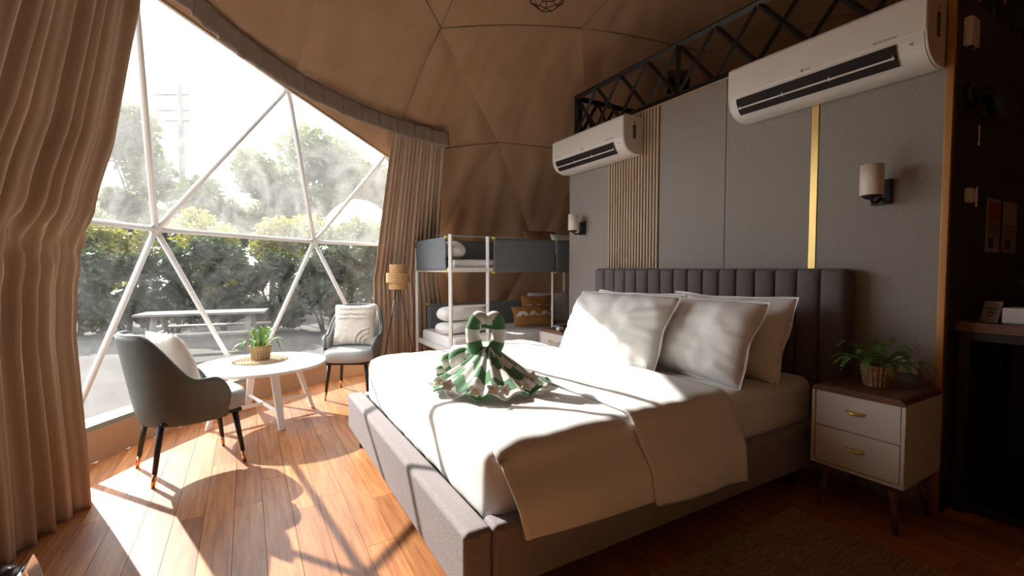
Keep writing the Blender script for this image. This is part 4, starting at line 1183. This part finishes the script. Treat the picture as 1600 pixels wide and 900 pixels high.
# ------------------------------------------------------------ outside the window
g = MB(); g.grid(lambda u, v: (-60 + 120 * u, -20 + 120 * v, -.25), 2, 2)
struct(g.build('ground', M_ground), 'shade darkened gravel ground outside the dome')
def leaves(n, fn, size, seed):
    rr = random.Random(seed); vs = []; fs = []
    for k in range(n):
        c = fn(rr); d = Vector((rr.gauss(0, 1), rr.gauss(0, 1), rr.gauss(0, .7))).normalized(); e = d.cross(Vector((rr.gauss(0, 1), rr.gauss(0, 1), rr.gauss(0, 1)))).normalized()
        s_ = size * rr.uniform(.6, 1.3); o_ = len(vs)
        vs += [c - d * s_, c + e * s_ * .45, c + d * s_, c - e * s_ * .45]; fs.append((o_, o_ + 1, o_ + 2, o_ + 3))
    return MB().add(vs, fs)
def tree(name, label, loc, h, rx, rz, n, size, m, seed, group=None, lumps=9, trunk=True):
    t = thing(name, label, 'tree' if 'tree' in name else 'shrub', loc, 0, group); rr = random.Random(seed)
    L = [(Vector((rr.uniform(-.65, .65) * rx, rr.uniform(-.65, .65) * rx, h - rz + rr.uniform(-.7, .75) * rz)), rr.uniform(.32, .55) * rx) for k in range(lumps)]
    L.append((Vector((0, 0, h - rz * .45)), .45 * rx))
    def fn(q):
        c, r = q.choice(L); d = Vector((q.gauss(0, 1), q.gauss(0, 1), q.gauss(0, 1))).normalized()
        p = c + d * r * (q.random() ** .4); p.z = max(.05, p.z); return p
    mb = leaves(n, fn, size, seed); o = mb.build('foliage', m, t); o['kind'] = 'stuff'
    if trunk:
        MB().tube([(0, 0, -.02), (.05, 0, h * .3), (0, .08, h * .62)], [.14, .10, .05], 8).build('trunk', M_bark, t, smooth=True)
        for c, r in L[:5]: MB().tube([(.03, 0, h * .3), (c.x * .5, c.y * .5, (h * .35 + c.z) / 2 + .1), tuple(c)], [.05, .035, .012], 6).build('branch', M_bark, t, smooth=True)
    else:
        for c, r in L[:4]: MB().tube([(c.x * .15, c.y * .15, -.01), (c.x * .5, c.y * .5, c.z * .5), tuple(c)], [.035, .025, .01], 6).build('stem', M_bark, t, smooth=True)
    return t
GZ = -.25
def at(u, t):   # ground point at viewing direction u (pixel column) and depth t
    x = (u - 800) / 711.1
    d = FWD + LAT * x
    return (d.x * t, d.y * t, GZ)
tree('tall_tree', 'tall hazy tree with a pointed crown beside the utility pole', at(222, 20), 9.4, 2.0, 4.0, 7000, .19, M_leaf, 1)
tree('broad_tree', 'broad low tree between the pole and the pointed tree', at(318, 17), 5.2, 1.7, 2.3, 6000, .16, M_leaf, 2)
tree('round_tree', 'round pale green tree left of the white tent', at(425, 19.5), 6.2, 1.9, 2.6, 6000, .17, M_leaf, 3)
tree('spreading_tree', 'spreading tree rising behind the white tent', at(535, 21), 7.6, 2.5, 3.2, 8000, .20, M_leaf, 4)
tree('dense_tree', 'dense tree seen past the right curtain edge', at(670, 19), 6.6, 1.9, 3.0, 6000, .18, M_leaf, 5)
tree('leaning_tree', 'dense tree seen past the left curtain edge', at(110, 16), 3.9, 1.6, 1.8, 5000, .15, M_leaf, 6)
for k, (u, t_, h, m) in enumerate(((170, 12.4, 2.6, M_leafyellow), (340, 12.6, 2.7, M_leafyellow), (450, 12.8, 2.8, M_leafyellow), (562, 13, 2.9, M_leaf))):
    tree('shrub', ['yellow green shrub by the left curtain', 'yellow green shrub below the broad tree', 'yellow green shrub left of the white tent', 'leafy shrub in front of the white tent'][k], at(u, t_), h, 1.2, 1.0, 3500, .09, m, 20 + k, lumps=6, trunk=False)
# hedge: clipped dark plants in a row
for k in range(9):
    u = 40 + k * 78
    p = at(u, 9.6 + .12 * k)
    tree('hedge_plant', 'clipped dark green hedge plant behind the picnic table', p, 2.05 + .12 * math.sin(k * 2.1), .72, 1.0, 4200, .085, M_leafdark, 40 + k, 'hedge plants in a row', lumps=12, trunk=False)
pole = thing('utility_pole', 'tall utility pole with cross arms beyond the trees', 'pole', at(290, 27))
MB().tube([(0, 0, -.02), (0, 0, 12.2)], [.2, .15], 12).build('mast', M_timber, pole, smooth=True)
for z, w in ((11.6, 1.6), (10.7, 1.4), (10.1, .9)):
    MB().tube([tuple(LAT * -w), tuple(LAT * .5)], .07, 6).build('cross_arm', M_timber, pole).location = (0, 0, z)
tent = thing('dome_tent', 'white rounded tent half hidden by shrubs', 'tent', at(562, 16.3))
MB().grid(lambda u, v: (1.9 * math.cos(2 * PI * u) * math.cos(v * PI / 2 * .98), 1.9 * math.sin(2 * PI * u) * math.cos(v * PI / 2 * .98), 3.9 * math.sin(v * PI / 2)), 24, 10, closeu=True).build('cover', M_tentwhite, tent)
MB().tube([(1.9 * math.cos(2 * PI * k / 40), 1.9 * math.sin(2 * PI * k / 40), .05) for k in range(41)], .05, 6).build('base_ring', M_timber, tent)
pt = thing('picnic_table', 'pale timber picnic table on the gravel outside', 'table', at(320, 7.6), R(-8))
for k in range(4): MB().box(-.9, .9, -.32 + .165 * k, -.17 + .165 * k, .70, .735).build('top_plank', M_timber, pt)
for sy in (-1, 1):
    MB().box(-.9, .9, sy * .62 - .12, sy * .62 + .12, .42, .455).build('bench_plank', M_timber, pt)
for sx in (-.65, .65):
    for sy in (-1, 1): MB().tube([(sx, sy * .52, 0), (sx, sy * .2, .70)], .045, 4).build('leg', M_timber, pt)
    MB().box(sx - .03, sx + .03, -.66, .66, .36, .42).build('cross_bar', M_timber, pt)
